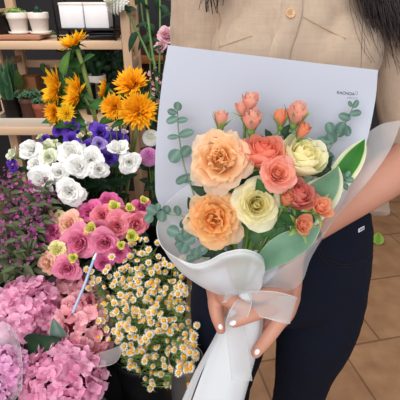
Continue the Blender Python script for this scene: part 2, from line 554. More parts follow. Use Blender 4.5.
def build_person():
    # --- clothes first (their surfaces carry the seams, button and label)
    mb = MB()
    prof = [(.872, .170, .715, .206, .138, .085), (.925, .166, .705, .190, .128, .045), (.99, .158, .695, .166, .115, .015), (1.05, .150, .695, .142, .104, 0), (1.12, .143, .698, .134, .104, 0),
            (1.19, .14, .700, .136, .112, 0), (1.26, .14, .705, .140, .110, 0), (1.32, .14, .715, .148, .092, 0), (1.365, .14, .722, .130, .072, 0), (1.40, .14, .728, .080, .060, 0), (1.425, .14, .730, .056, .052, 0)]
    P = crom([Vector(p[:3]) for p in prof], 4); Q = crom([Vector(p[3:]) for p in prof], 4)
    rows = []
    for c, q in zip(P, Q):
        z, cx, cy = c; rx, ry, tilt = q
        row = []
        for s in range(48):
            a = 2 * PI * s / 48
            row.append((cx + rx * math.copysign(abs(math.cos(a)) ** .85, math.cos(a)), cy + ry * math.sin(a), z - tilt * math.sin(a)))
        rows.append(row)
    mb.grid(rows, 0, 0, True)
    n = len(rows) * 48
    mb.f.append(tuple(reversed(range(48)))); mb.m.append(0)
    mb.f.append(tuple(n - 48 + s for s in range(48))); mb.m.append(0)
    for sx in (-1, 1):
        mb.ell((.14 + sx * .068, .618, 1.195), (.060, .044, .062))
    shirt = remesh(mb, 'shirt', M_linen, person, .0045, 6)
    me = shirt.data

    def wrinkle(me, off, amp):
        nrm = [v.normal.copy() for v in me.vertices]
        for v, nn in zip(me.vertices, nrm):
            c = v.co + off
            d = noise.noise((c.x * 14, c.y * 14, c.z * 5)) * .6 + noise.noise((c.x * 34 + 5, c.y * 34, c.z * 13 + c.x * 20)) * .4 + .25 * noise.noise((c.x * 70, c.y * 70, c.z * 50))
            v.co += nn * d * amp
        me.update()
    wrinkle(me, person.location, .0065)
    for sx, el in ((-1, Vector((.004, .668, 1.075))), (1, Vector((.360, .642, 1.055)))):
        sh = Vector((.14 + sx * (.138 if sx > 0 else .125), .708, 1.335))
        sl = MB()
        pts = crom([Vector((.14 + sx * .10, .715, 1.362)), sh, sh.lerp(el, .45) + Vector((sx * .004, -.004, 0)), sh.lerp(el, .97)], 6)
        sl.tube(pts, [.050 + .006 * math.sin(i / len(pts) * PI) - .006 * i / len(pts) for i in range(len(pts))], 24, round_ends=True)
        so = remesh(sl, 'sleeve', M_linen, shirt, .0045, 5)
        so.data.transform(Matrix.Translation(-person.location))
        wrinkle(so.data, person.location, .005)
    # collar
    cb = MB()
    crow = []
    for (r, z, dy) in ((.060, 1.405, 0), (.056, 1.435, .004), (.058, 1.452, .006), (.068, 1.440, .004), (.080, 1.405, 0)):
        crow.append([Vector((.14 + r * math.cos(a), .728 + dy + r * .95 * math.sin(a), z - .035 * max(0, -math.sin(a)) ** 3)) for a in [(-.5 + .08) * PI + (2 - .16) * PI * s / 28 for s in range(29)]])
    cb.grid(crow)
    cb.build('collar', M_linen, shirt)
    tree = bvh(shirt)
    # placket: raised front band whose free edge drops down the front
    edge = [(303, -30), (302, 0), (302, 13), (297, 32), (291, 50), (289, 70), (288, 100), (287, 140)]
    ep = crom([Vector((x, y, 0)) for x, y in edge], 6)
    rows = []
    for k, w, l in ((0, -21, .0002), (1, -20, .0020), (2, -10, .0030), (3, -1, .0042), (4, 0, .0032), (5, .4, .0001)):
        row = []
        for p in ep:
            h, nn = onto(tree, p.x + w, p.y, l)
            if h is None: h = row[-1]
            row.append(h)
        rows.append(row)
    pb = MB(); pb.grid(rows); pb.build('placket', M_linen, shirt)
    # seams
    allv = []; allf = []
    for o_ in [shirt] + [k for k in shirt.children if k.name.startswith('sleeve')]:
        n0 = len(allv); allv += [v.co + person.location for v in o_.data.vertices]; allf += [tuple(n0 + i for i in p.vertices) for p in o_.data.polygons]
    tree_all = BVHTree.FromPolygons(allv, allf)
    for nm, pix in (('front_seam', [(303, 17), (318, 25), (333, 33), (346, 39)]), ('yoke_seam', [(218, -6), (219, 12), (219, 30), (219, 46), (219, 58)]), ('front_seam', [(220, 47), (228, 44), (240, 40), (252, 36)])):
        pts = [onto(tree_all, x, y, .0003)[0] for x, y in pix]
        pts = [p for p in pts if p is not None]
        if len(pts) > 1:
            sb = MB(); sb.tube(crom(pts, 5), .0008, 6); sb.build(nm, M_seam, shirt)
    # buttons
    for (bx, by) in ((290, 14), (278, 88)):
        h, nn = onto(tree, bx, by, .0030)
        R_ = Vector((0, 0, 1)).rotation_difference(nn).to_matrix()
        bb = MB()
        bb.lathe([(0, 0), (.0062, 0), (.0070, .0008), (.0066, .0019), (.0052, .0020), (.0046, .0013), (0, .0012)], h, 20, M=R_)
        b = bb.build('button', M_button, shirt)
        for k in range(4):
            a = PI / 4 + k * PI / 2
            hb = MB(); hb.lathe([(0, .0013), (.0008, .0013), (.0008, .0016), (0, .0016)], h + R_ @ Vector((.0018 * math.cos(a), .0018 * math.sin(a), 0)), 8, M=R_)
            if k == 0: hh = hb
            else: hh.add(hb.v, hb.f)
        hh.add([], [])
        # thread holes are part of the button's own mesh
        o = hh.build('button_thread', M_seam, shirt)

    # --- jeans
    mb = MB()
    prof = [(1.0, .157, .692, .132, .095), (.95, .160, .692, .156, .108), (.87, .167, .692, .176, .121), (.79, .170, .692, .188, .122), (.72, .171, .690, .190, .114), (.675, .170, .690, .178, .095)]
    P = crom([Vector(p[:3]) for p in prof], 4); Q = crom([Vector((p[3], p[4], 0)) for p in prof], 4)
    rows = []
    for c, q in zip(P, Q):
        rows.append([(c[1] + q[0] * math.cos(2 * PI * s / 48), c[2] + q[1] * math.sin(2 * PI * s / 48), c[0]) for s in range(48)])
    mb.grid(rows, 0, 0, True)
    n = len(rows) * 48
    mb.f.append(tuple(reversed(range(48)))); mb.m.append(0)
    mb.f.append(tuple(n - 48 + s for s in range(48))); mb.m.append(0)
    for leg in ([(.262, .687, .74, .095), (.268, .683, .66, .094), (.264, .678, .58, .088), (.252, .670, .48, .071), (.249, .667, .41, .064), (.250, .682, .28, .061), (.248, .695, .10, .046)],
                [(.078, .687, .74, .095), (.070, .683, .66, .092), (.070, .678, .58, .086), (.064, .670, .48, .071), (.060, .667, .41, .064), (.060, .682, .28, .061), (.062, .695, .10, .046)]):
        C = crom([Vector(p[:3]) for p in leg], 5); Rr = crom([Vector((p[3], 0, 0)) for p in leg], 5)
        mb.tube(C, [r.x for r in Rr], 28)
    jeans = remesh(mb, 'jeans', M_denim, person, .005, 6)
    nrm = [v.normal.copy() for v in jeans.data.vertices]
    for v, nn in zip(jeans.data.vertices, nrm):
        c = v.co
        d = noise.noise((c.x * 9, c.y * 9, c.z * 16)) * .5 + noise.noise((c.x * 22, c.y * 22, c.z * 40 + c.x * 20)) * .3
        v.co += nn * d * .0045
    jt = bvh(jeans)
    for nm, pix in (('pocket_seam', [(317, 248), (321, 258), (329, 264), (341, 267), (355, 266), (367, 261), (374, 254)]), ('pocket_seam', [(319, 247), (323, 256), (331, 261), (342, 264), (355, 263), (366, 258), (373, 251)]), ('waist_seam', [(318, 228), (335, 224), (350, 219), (366, 212)])):
        pts = [onto(jt, x, y, .0002)[0] for x, y in pix]
        pts = [p for p in pts if p is not None]
        sb = MB(); sb.tube(crom(pts, 5), .0011, 6); sb.build(nm, M_denim_seam, jeans)
    # small woven label
    h, nn = onto(jt, 361, 229, .0007)
    ax = (onto(jt, 365, 227, .0007)[0] - onto(jt, 357, 231.5, .0007)[0]).normalized()
    ay = nn.cross(ax).normalized()
    T = Matrix((ax, ay, nn)).transposed().to_4x4(); T.translation = h
    lb = MB(); lb.box((-.0088, -.0036, -.0006), (.0088, .0036, .0006), .0003, M=T)
    lab = lb.build('woven_label', plain('label_white', (236, 236, 244), (226, 226, 238), rough=.8), jeans)
    lab['label'] = 'small white woven label'
    wr = MB()
    for k, (x0, x1) in enumerate(((-.0066, -.0050), (-.0040, -.0022), (-.0012, .0004), (.0014, .0030), (.0040, .0062))):
        wr.box((x0, -.0014, .0006), (x1, .0014, .0008), 0, M=T)
    wr.build('lettering', plain('label_ink', (40, 42, 70), rough=.8), lab)

    # --- body: one continuous skin
    body = MB()
    hc = Vector((.14, .700, 1.535))
    body.ell(hc + Vector((0, .012, .015)), (.072, .088, .092), seg=28, rings=18)
    body.ell(hc + Vector((0, -.028, -.045)), (.055, .052, .062), seg=24, rings=14)
    body.ell(hc + Vector((0, -.056, -.088)), (.024, .020, .018))
    body.tube([hc + Vector((0, -.073, .008)), hc + Vector((0, -.088, -.022)), hc + Vector((0, -.098, -.036))], [.007, .009, .011], 12, round_ends=True)
    body.ell(hc + Vector((0, -.080, -.064)), (.020, .010, .009))
    for s in (-1, 1):
        body.ell(hc + Vector((s * .074, .012, -.012)), (.007, .018, .028))
        body.ell(hc + Vector((s * .040, -.056, -.022)), (.022, .018, .018))
    body.tube([hc + Vector((0, .020, -.04)), Vector((.14, .728, 1.42)), Vector((.14, .728, 1.36))], [.050, .048, .062], 20)
    # trunk, a little inside the clothes
    trunk = [(1.37, .14, .722, .10, .058), (1.32, .14, .715, .132, .078), (1.24, .14, .705, .124, .092), (1.12, .143, .698, .118, .088), (1.05, .150, .695, .124, .088), (.95, .160, .692, .140, .092), (.85, .168, .692, .165, .106), (.74, .17, .690, .172, .098)]
    rows = [[(c + rx * math.cos(2 * PI * s / 32), d + ry * math.sin(2 * PI * s / 32), z) for s in range(32)] for z, c, d, rx, ry in trunk]
    body.grid(rows, 0, 0, True); nn_ = len(body.v)
    body.f.append(tuple(nn_ - 8 * 32 + s for s in reversed(range(32)))); body.m.append(0)
    body.f.append(tuple(nn_ - 32 + s for s in range(32))); body.m.append(0)
    for leg in ([(.262, .687, .74, .080), (.264, .678, .58, .074), (.250, .668, .44, .050), (.250, .682, .28, .047), (.248, .697, .10, .033), (.248, .70, .05, .034)],
                [(.078, .687, .74, .080), (.070, .678, .58, .074), (.062, .668, .44, .050), (.060, .682, .28, .047), (.062, .697, .10, .033), (.062, .70, .05, .034)]):
        body.tube(crom([Vector(p[:3]) for p in leg], 4), [r.x for r in crom([Vector((p[3], 0, 0)) for p in leg], 4)], 20)
        fx = leg[-1][0]
        body.tube([Vector((fx, .725, .045)), Vector((fx, .66, .045)), Vector((fx + (fx - .155) * .1, .58, .032))], [.030, .031, .024], 16, round_ends=True)
    # arms
    WR = atY(293, 238, .505)
    arm = [((.278, .708, 1.335), .043), ((.330, .672, 1.18), .040), ((.360, .642, 1.055), .035), ((.318, .602, 1.022), .0365), (tuple(Vector((.318, .602, 1.022)).lerp(WR, .58)), .030), (tuple(WR), .0235)]
    body.tube(crom([Vector(p) for p, r in arm], 5), [r.x for r in crom([Vector((r, 0, 0)) for p, r in arm], 5)], 20)
    arm = [((.015, .708, 1.335), .043), ((.008, .69, 1.20), .040), ((.004, .668, 1.075), .035), ((.003, .635, 1.03), .036), ((.006, .575, .955), .029), ((.018, .520, .900), .0235)]
    body.tube(crom([Vector(p) for p, r in arm], 5), [r.x for r in crom([Vector((r, 0, 0)) for p, r in arm], 5)], 20)
    A = atY

    def chain(pts, rads, seg=12):
        body.tube(crom(pts, 5), [r.x for r in crom([Vector((r, 0, 0)) for r in rads], 5)], seg, round_ends=True)
    # her left hand (on the right in view): palm, then five fingers
    wr = WR
    chain([wr, A(289, 262, .490), A(287, 284, .470), A(285, 300, .460), A(281, 310, .452)], [.0235, .0220, .0225, .0205, .016])
    chain([A(289, 296, .462), A(284, 312, .450), A(278, 322, .446)], [.018, .0165, .0125])
    chain([A(287, 297, .455), A(275, 306, .437), A(259, 312, .420), A(246, 317, .411), A(234, 322, .410)], [.0135, .0118, .0106, .0097, .0082])     # index across the front
    chain([A(285, 309, .450), A(278, 323, .441), A(267, 339, .431), A(256, 353, .427)], [.0145, .0118, .0102, .0082])                              # little finger on the paper's edge
    chain([A(283, 306, .462), A(268, 322, .476), A(252, 330, .492), A(238, 330, .498)], [.0115, .0104, .0096, .0080])                              # middle behind the stems
    chain([A(285, 310, .466), A(271, 333, .478), A(256, 342, .492), A(243, 342, .496)], [.0110, .0100, .0090, .0078])                              # ring behind the stems
    chain([A(288, 289, .460), A(279, 291, .442), A(268, 293, .432), A(257, 296, .427)], [.0140, .0115, .0105, .0088])                               # thumb under the bow
    # her right hand (on the left in view)
    wl = Vector((.018, .520, .900))
    chain([wl, A(219, 285, .492), A(220, 298, .474), A(222, 308, .466)], [.0235, .022, .0195, .014])
    chain([A(217, 288, .474), A(215, 301, .448), A(217, 316, .433), A(221, 329, .427)], [.0120, .0112, .0098, .0078])      # thumb down the front
    chain([A(219, 292, .466), A(225, 298, .437), A(236, 303, .422), A(247, 308, .418)], [.0122, .0112, .0104, .0084])      # index across
    chain([A(222, 300, .476), A(234, 312, .490), A(248, 316, .498), A(258, 316, .494)], [.0115, .0104, .0096, .0080])
    chain([A(221, 306, .474), A(233, 322, .488), A(246, 327, .494), A(256, 326, .492)], [.0112, .0102, .0092, .0078])
    chain([A(220, 311, .470), A(230, 331, .482), A(241, 336, .488), A(250, 335, .488)], [.0104, .0094, .0084, .0072])
    skin = remesh(body, 'body', M_skin, person, .0024, 5, .45)
    bt = bvh(skin)
    # nails
    for (px, py, qx, qy, L_, W_) in ((232.5, 323, 240, 320, .0058, .0038), (257, 352, 264, 343, .0056, .0037), (220.5, 327, 218.5, 318, .0050, .0034)):
        h, n1 = onto(bt, px, py, 0.0); h2, _ = onto(bt, qx, qy, 0.0)
        if h is None or h2 is None: continue
        d = (h - h2); d = (d - n1 * d.dot(n1)).normalized(); s = n1.cross(d)
        R_ = Matrix((d, s, n1)).transposed()
        nb = MB(); nb.ell(h - n1 * .0005, (L_, W_, .0016), M=R_, seg=16, rings=8)
        o = nb.build('nail', M_nail, skin); o['label'] = 'white polished nail'
    # eyes, lips, brows
    for s in (-1, 1):
        ec = hc + Vector((s * .030, -.066, .004))
        eb = MB(); eb.ell(ec, (.012, .010, .0085)); e = eb.build('eye', M_eye, skin)
        ib = MB(); ib.ell(ec + Vector((0, -.0075, -.001)), (.0055, .0035, .0055)); ib.build('iris', M_iris, e)
        rb = MB(); rb.tube(crom([hc + Vector((s * .014, -.078, .022)), hc + Vector((s * .030, -.077, .028)), hc + Vector((s * .046, -.066, .023))], 4), [.001, .002, .0024, .0026, .0026, .0024, .002, .0014, .001], 6)
        rb.build('eyebrow', M_hair, skin)
    lb2 = MB(); lb2.ell(hc + Vector((0, -.088, -.060)), (.019, .006, .004)); lb2.ell(hc + Vector((0, -.087, -.068)), (.016, .006, .0045)); lb2.build('lips', M_lip, skin)
    # hair tie round her left wrist
    FA = Vector((.318, .602, 1.022))
    wc = WR.lerp(FA, .13)
    ax = (FA - WR).normalized()
    R_ = Vector((0, 0, 1)).rotation_difference(ax).to_matrix()
    wb = MB(); wb.tube([wc + R_ @ Vector((.0268 * math.cos(a), .0268 * math.sin(a), 0)) for a in [2 * PI * k / 36 for k in range(37)]], .0034, 10)
    w = wb.build('hair_tie', M_black_band, person); w['label'] = 'black hair tie round the wrist'
    # shoes
    for fx in (.248, .062):
        sb = MB()
        sb.tube([Vector((fx, .728, .050)), Vector((fx, .66, .050)), Vector((fx + (fx - .155) * .1, .572, .036))], [.043, .043, .034], 20, round_ends=True)
        sb.tube([Vector((fx, .715, .05)), Vector((fx, .705, .10))], [.043, .042], 20)
        so = remesh(sb, 'shoe', M_shoe, person, .005, 5)
        for v in so.data.vertices:
            if v.co.z < .004: v.co.z = .004
        kb = MB(); kb.tube([Vector((fx, .735, .010)), Vector((fx, .66, .010)), Vector((fx + (fx - .155) * .1, .565, .010))], [.040, .043, .036], 20, round_ends=True)
        for k, v in enumerate(kb.v): kb.v[k] = (v[0], v[1], .011 + (v[2] - .010) * .24)
        kb.build('shoe_sole', plain('sole_rubber', (228, 226, 220), rough=.6), so)
    # --- hair: cap plus long strands over both shoulders
    hb = MB()
    rg = random.Random(11)
    rows = []
    for j in range(10):
        a = PI * .5 * j / 9
        rows.append([hc + Vector((0, .018, .02)) + Vector((.083 * math.cos(b) * math.cos(a), .098 * math.sin(b) * math.cos(a), .098 * math.sin(a))) for b in [2 * PI * s / 36 for s in range(36)]])
    hb.grid(rows, 0, 0, True)

    def strand(p0, side, drop, front, r, tipw=0.0):
        a = Vector((p0.x, p0.y, p0.z))
        tip = Vector((.14 + side, .585 + front, 1.255 - drop))
        c1 = a + Vector(((side) * .25, 0.0, -.10)); c2 = Vector((tip.x + rg.uniform(-.02, .02), tip.y + .01, tip.z + .12))
        pts = bez(a, c1, c2, tip, 12)
        ph = rg.uniform(0, 6)
        pts = [p + Vector((.006 * math.sin(k * .9 + ph), .003 * math.cos(k * .7 + ph), 0)) * (k / 12) for k, p in enumerate(pts)]
        hb.tube(pts, [r * (1 - .85 * (k / 12) ** 2) + .00025 for k in range(13)], 5)
    def sweep(p0, tip, r, bow):
        c1 = p0 + Vector((bow * .5, -.03, -.11)); c2 = tip + Vector((-.045 + bow, .004, .075))
        pts = bez(p0, c1, c2, tip, 14)
        hb.tube(pts, [max(.00022, r * (1 - (k / 14) ** 3)) for k in range(15)], 5)
    for k in range(520):          # thick lock over her left shoulder, sweeping outward
        b = rg.uniform(-.5, 1.0)
        p0 = hc + Vector((.080 * math.cos(b * .7), .02 + .085 * math.sin(b), .02 + rg.uniform(-.03, .05)))
        q = rg.random()
        tip = Vector((.14 + .066 + .150 * q + rg.gauss(0, .006), .575 + .03 * q + rg.uniform(-.012, .014), 1.272 - .105 * q + rg.gauss(0, .013)))
        sweep(p0, tip, rg.uniform(.0012, .0025), rg.uniform(-.01, .02))
    for k in range(34):           # loose hairs crossing the shirt
        p0 = hc + Vector((.076, .0, rg.uniform(-.02, .03)))
        tip = Vector((.14 + rg.uniform(.07, .17), .566 + rg.uniform(-.006, .004), 1.255 - rg.uniform(.01, .085)))
        sweep(p0, tip, .00055, rg.uniform(-.05, .05))
    for k in range(230):          # lock over her right shoulder, mostly above the frame
        b = rg.uniform(-.5, 1.0)
        p0 = hc + Vector((-.080 * math.cos(b * .7), .02 + .085 * math.sin(b), .02 + rg.uniform(-.03, .05)))
        q = rg.random()
        strand(p0, -.136 + .022 * q + rg.gauss(0, .004), rg.uniform(-.10, -.020) + (.024 if rg.random() < .3 else 0), .012 + rg.uniform(-.012, .012), rg.uniform(.0010, .0022))
    for k in range(360):          # back of the head
        b = rg.uniform(.15, PI - .15)
        p0 = hc + Vector((.078 * math.cos(b), .02 + .094 * math.sin(b), .03 + rg.uniform(-.02, .05)))
        tip = Vector((.14 + .12 * math.cos(b), .80 + rg.uniform(-.01, .02), 1.25 + rg.uniform(-.06, .08)))
        hb.tube(bez(p0, p0 + Vector((0, .02, -.1)), tip + Vector((0, .01, .12)), tip, 8), [.0022 - .0018 * (j / 8) ** 2 for j in range(9)], 5)
    hb.build('hair', M_hair, person)
    return shirt, jeans, skin


shirt, jeans, skin = build_person()
# ------------------------------------------------------------------ bouquet
BIND = atY(243, 292, .468)
pm = {}
pm['peach_garden'] = petal_mat('petal_peach', [(0, (253, 192, 112)), (.35, (254, 210, 146)), (.65, (254, 220, 178)), (1, (254, 228, 202))], transl=.55)
pm['apricot_garden'] = petal_mat('petal_apricot', [(0, (252, 180, 92)), (.4, (254, 200, 124)), (.7, (254, 214, 158)), (1, (254, 222, 188))], transl=.55)
pm['coral'] = petal_mat('petal_coral', [(0, (241, 126, 98)), (.5, (244, 144, 120)), (1, (249, 176, 154))], transl=.48)
pm['rosy'] = petal_mat('petal_rosy_coral', [(0, (228, 118, 104)), (.5, (234, 134, 122)), (1, (242, 160, 148))], transl=.48)
pm['peachpink'] = petal_mat('petal_peach_pink', [(0, (252, 182, 128)), (.5, (250, 174, 146)), (1, (249, 184, 170))], transl=.5)
pm['cream'] = petal_mat('petal_cream', [(0, (240, 222, 130)), (.4, (248, 238, 172)), (1, (251, 247, 216))], transl=.45)
pm['orange_bud'] = petal_mat('petal_orange_bud', [(0, (253, 206, 164)), (.5, (250, 184, 146)), (1, (248, 166, 128))], transl=.5)
pm['pink_bud'] = petal_mat('petal_pink_bud', [(0, (251, 236, 208)), (.5, (250, 212, 190)), (1, (244, 174, 158))], transl=.5)


def stem_to(parent, pos, n, end, r, mat, name='stem', lead=.06, n_=10):
    pos = Vector(pos); n = Vector(n).normalized(); end = Vector(end)
    d = (pos - end)
    pts = bez(end, end + d * .35 + Vector((0, 0, .02)), pos - n * min(lead, d.length * .5), pos, n_)
    mb = MB(); mb.tube(pts, r, 8)
    return mb.build(name, mat, parent), pts


def bq_flower(name, label, group, me, px, py, Y, n, scale=1.0, spin=0.0, calyx=None, stem_r=.0028, leaves=0, stem_mat=None, sink=.5):
    """a bloom centred on a photo position, its stem running to the tied point"""
    n = Vector(n).normalized()
    c = atY(px, py, Y)
    base = c - n * (me['top'] * sink * scale)
    off = rng.uniform(-.010, .010)
    end = BIND + Vector((off, rng.uniform(-.008, .008), rng.uniform(-.012, .012)))
    t = thing(name, label, 'flower', end, group)
    place('bloom', me, t, base, n, spin, scale)
    if calyx: place('calyx', calyx, t, base, n, spin, scale)
    stem_to(t, base, n, end, stem_r, stem_mat or M_stem)
    if leaves:
        lb = MB()
        for k in range(leaves):
            a = rng.uniform(0, 6.28)
            q = base.lerp(end, .18 + .16 * k)
            d = Vector((math.cos(a), -.25, math.sin(a) * .7 + .2))
            add_leaf(lb, q, d, -ray(px, py), .034 * rng.uniform(.8, 1.2), .022, fold=.15, bend=.5)
        lb.build('leaf', M_leaf, t)
    return t


def calyx_mesh(name, R, L, open_=.5, n=5, seed=3):
    mb = MB(); rg = random.Random(seed)
    mb.lathe([(.0005, -R * .75), (R * .35, -R * .6), (R * .52, -R * .2), (R * .55, R * .15), (R * .40, R * .3)], (0, 0, 0), 12)
    daisy_petals(mb, n, R * .45, L, L * .30, math.radians(10 + 60 * open_), math.radians(30 + 110 * open_), rg, .15, z0=0, nu=2, nv=5, cup=1.3)
    return mb.mesh(name, M_calyx)


garden_a = garden_mesh('garden_rose_bloom', pm['peach_garden'], .0375, 4)
garden_b = garden_mesh('garden_rose_bloom', pm['apricot_garden'], .0365, 9, 27, 16)
rose_full = {}
for k, sd in (('coral', 21), ('rosy', 22), ('cream', 23), ('peachpink', 24)):
    rose_full[k] = rose_mesh('rose_bloom', pm[k], N=24, R=.027, ruffle=.02, seed=sd, jit=.10, L0=1.5, L1=1.75, W0=.9, W1=2.4, cup=1.08, nu=8, nv=10, t0b=40, t1b=24, pw=2.6)
rose_open = {}
for k, sd in (('cream', 33), ('peachpink', 34)):
    rose_open[k] = rose_mesh('rose_bloom', pm[k], N=30, R=.030, ruffle=.025, seed=sd, jit=.14, L0=.95, L1=1.25, W0=.85, W1=1.8, cup=1.15, nu=8, nv=9, t0b=40, t1b=88, pw=1.7)
bud = {}
for k, sd in (('orange_bud', 41), ('pink_bud', 42)):
    bud[k] = rose_mesh('rose_bud', pm[k], N=14, R=.0105, ruffle=.03, seed=sd, jit=.08, L0=2.3, L1=2.3, W0=1.3, W1=2.4, cup=1.05, nu=6, nv=8, t0b=28, t1b=-2, pw=2)
bud_open = rose_mesh('rose_bud', pm['orange_bud'], N=16, R=.0125, ruffle=.05, seed=45, jit=.14, L0=1.5, L1=1.7, W0=1.0, W1=1.9, cup=1.1, nu=6, nv=8, t0b=26, t1b=48, pw=2)
bud_pinkopen = rose_mesh('rose_bud', pm['pink_bud'], N=15, R=.0125, ruffle=.04, seed=46, jit=.10, L0=2.2, L1=2.4, W0=1.1, W1=2.3, cup=1.08, nu=6, nv=8, t0b=30, t1b=12, pw=2.2)
cal_big = calyx_mesh('calyx', .014, .022, .8)
cal_bud = calyx_mesh('calyx', .0105, .026, .16, seed=5)
cal_budo = calyx_mesh('calyx', .0105, .021, .55, seed=6)

GR = 'roses in the bouquet'
bq_flower('garden_rose', 'large ruffled peach garden rose, upper of the two big ruffled blooms', GR, garden_a, 219, 159, .452, (-.12, -.80, .55), 1.0, 0, cal_big, .0035, 2, sink=.55)
bq_flower('garden_rose', 'large ruffled apricot garden rose, lower of the two big ruffled blooms', GR, garden_b, 214, 219, .432, (-.10, -.88, .42), 1.0, 1, cal_big, .0035, 2, sink=.55)
bq_flower('rose', 'bright coral rose at the top centre of the bouquet', GR, rose_full['coral'], 263, 151, .462, (.03, -.30, .95), .92, .4, cal_big, .003, 2, sink=.62)
bq_flower('rose', 'half-open cream rose touching the right side of the bright coral rose', GR, rose_full['cream'], 303, 157, .464, (.26, -.30, .92), 1.06, 2.0, cal_big, .003, 2, sink=.62)
bq_flower('rose', 'fully open cream rose low in the middle of the bouquet', GR, rose_open['cream'], 257, 204, .434, (.05, -.80, .55), .97, .8, cal_big, .003, 2, sink=.6)
bq_flower('rose', 'small open peach-pink rose between the two cream roses', GR, rose_open['peachpink'], 278, 173, .428, (.08, -.72, .68), .68, .2, cal_budo, .0026, 1, sink=.6)
bq_flower('rose', 'dusky rosy coral rose beside the fully open cream rose', GR, rose_full['rosy'], 298, 194, .438, (.30, -.40, .86), .76, 1.2, cal_big, .0028, 1, sink=.6)
GB = 'spray rose buds in the bouquet'
bq_flower('rose_bud', 'small orange rosebud tucked between the open cream and dusky coral roses', GB, bud['orange_bud'], 287, 199, .425, (.10, -.45, .85), .78, 0, cal_bud, .0018, sink=.55)
bq_flower('rose_bud', 'open orange rosebud at the bouquet right edge against the blue-green leaf', GB, bud_open, 321, 207, .425, (.35, -.55, .70), 1.05, 1, cal_budo, .0018, sink=.55)
bq_flower('rose_bud', 'open orange rosebud lowest in the bouquet', GB, bud_open, 303, 225, .418, (.25, -.65, .60), .95, 2.6, cal_budo, .0018, sink=.55)
bq_flower('rose_bud', 'slim closed pink rosebud standing alone above the upper garden rose', GB, bud['pink_bud'], 221, 119, .490, (.06, -.08, .99), .80, 0, cal_bud, .0018, sink=.5)
bq_flower('rose_bud', 'topmost pink and peach rosebud of the bouquet', GB, bud_pinkopen, 250, 102, .498, (.14, -.16, .97), .84, 1, cal_budo, .0018, sink=.5)
bq_flower('rose_bud', 'pink rosebud in green sepals directly below the topmost bud', GB, bud_pinkopen, 252, 120, .484, (.02, -.14, .98), .98, 2, cal_bud, .0018, sink=.5)
bq_flower('rose_bud', 'small pale pink rosebud at the left shoulder of the topmost bud', GB, bud['pink_bud'], 242, 109, .496, (-.2, -.12, .97), .70, 3, cal_budo, .0016, sink=.5)
bq_flower('rose_bud', 'green-cased orange rosebud left of the pink bud above the cream rose', GB, bud['orange_bud'], 280, 118, .490, (-.12, -.1, .98), .76, .4, cal_bud, .0016, sink=.5)
bq_flower('rose_bud', 'pink rosebud above the half-open cream rose', GB, bud_pinkopen, 297, 114, .488, (.14, -.15, .97), 1.0, 1.6, cal_bud, .0018, sink=.5)
bq_flower('rose_bud', 'small orange rosebud resting on top of the half-open cream rose', GB, bud['orange_bud'], 303, 131, .478, (.35, -.2, .90), .74, 2.2, cal_budo, .0016, sink=.5)


def sprig(name, label, group, stem_px, leaves, leaf_mat, stem_mat, rad=.0012, shape='round', Yoff=0.0, cat='foliage'):
    """stem through photo points (px, py, Y); leaves (px, py, size_px, aspect, angle) carried by the nearest stem point"""
    pts = crom([atY(*p) for p in stem_px], 6)
    t = thing(name, label, cat, pts[0], group)
    mb = MB(); mb.tube(pts, [rad * (1.3 - .7 * k / len(pts)) for k in range(len(pts))], 6)
    mb.build('stem', stem_mat, t)
    for (px, py, s, asp, ang) in leaves:
        # nearest stem point
        best = min(pts, key=lambda q: (q - atY(px, py, q.y)).length)
        Yl = best.y - .004 + Yoff
        c = atY(px, py, Yl)
        dpt = (c - CO).dot(CF)
        L = s / FPX * dpt; W = L * asp
        a = math.radians(ang)
        d = Vector((math.cos(a), rng.uniform(-.25, .1), math.sin(a)))
        d.normalize()
        nrm = Vector((rng.uniform(-.3, .3), -.8, .45 + rng.uniform(-.3, .3)))
        lb = MB()
        b0 = c - d * (L / 2)
        add_leaf(lb, b0, d, nrm, L, W, shape=shape, bend=rng.uniform(-.2, .5), fold=.12, nu=4, nv=8)
        if (best - b0).length < .05: lb.tube([best, b0], .0006, 5)
        lb.build('leaf', leaf_mat, t)
    return t


GE = 'eucalyptus sprigs in the bouquet'
sprig('eucalyptus_sprig', 'eucalyptus sprig standing upright against the white paper above left of the garden roses', GE,
      [(200, 225, .49), (194, 195, .50), (184, 165, .51), (179, 135, .51), (177, 105, .505)],
      [(178, 106, 10, .9, 80), (172, 112, 10, .7, 160), (172, 120, 13, .6, 200), (182, 120, 12, .55, 10), (173, 137, 12, .5, 185), (186, 133, 16, .6, 25), (175, 156, 15, .95, 230), (186, 151, 15, .75, 50), (188, 178, 22, .45, 185), (181, 180, 14, .6, 210)], M_euc, M_euc_stem)
sprig('eucalyptus_sprig', 'eucalyptus sprig poking out sideways beyond the left edge of the wrap', GE,
      [(205, 222, .465), (188, 217, .468), (170, 214, .466), (156, 213, .462), (148, 215, .46)],
      [(152, 210, 12, .95, 140), (149, 218, 11, .9, 230), (162, 216, 13, .9, 260), (167, 209, 12, .8, 70), (178, 210, 14, .65, 85), (184, 224, 12, .8, 270), (158, 207, 8, .8, 80)], M_euc, M_euc_stem)
sprig('eucalyptus_sprig', 'eucalyptus sprig curling below the lower garden rose on the left', GE,
      [(212, 262, .44), (198, 255, .444), (186, 246, .446), (176, 236, .448), (170, 230, .448)],
      [(173, 231, 13, 1.0, 160), (180, 238, 12, .9, 300), (186, 232, 13, .9, 60), (184, 248, 14, .9, 250), (190, 240, 12, .9, 30), (196, 254, 14, .85, 260), (202, 250, 13, .8, 40), (178, 245, 9, .9, 220), (190, 222, 12, .8, 90), (191, 258, 10, .9, 200)], M_euc, M_euc_stem)
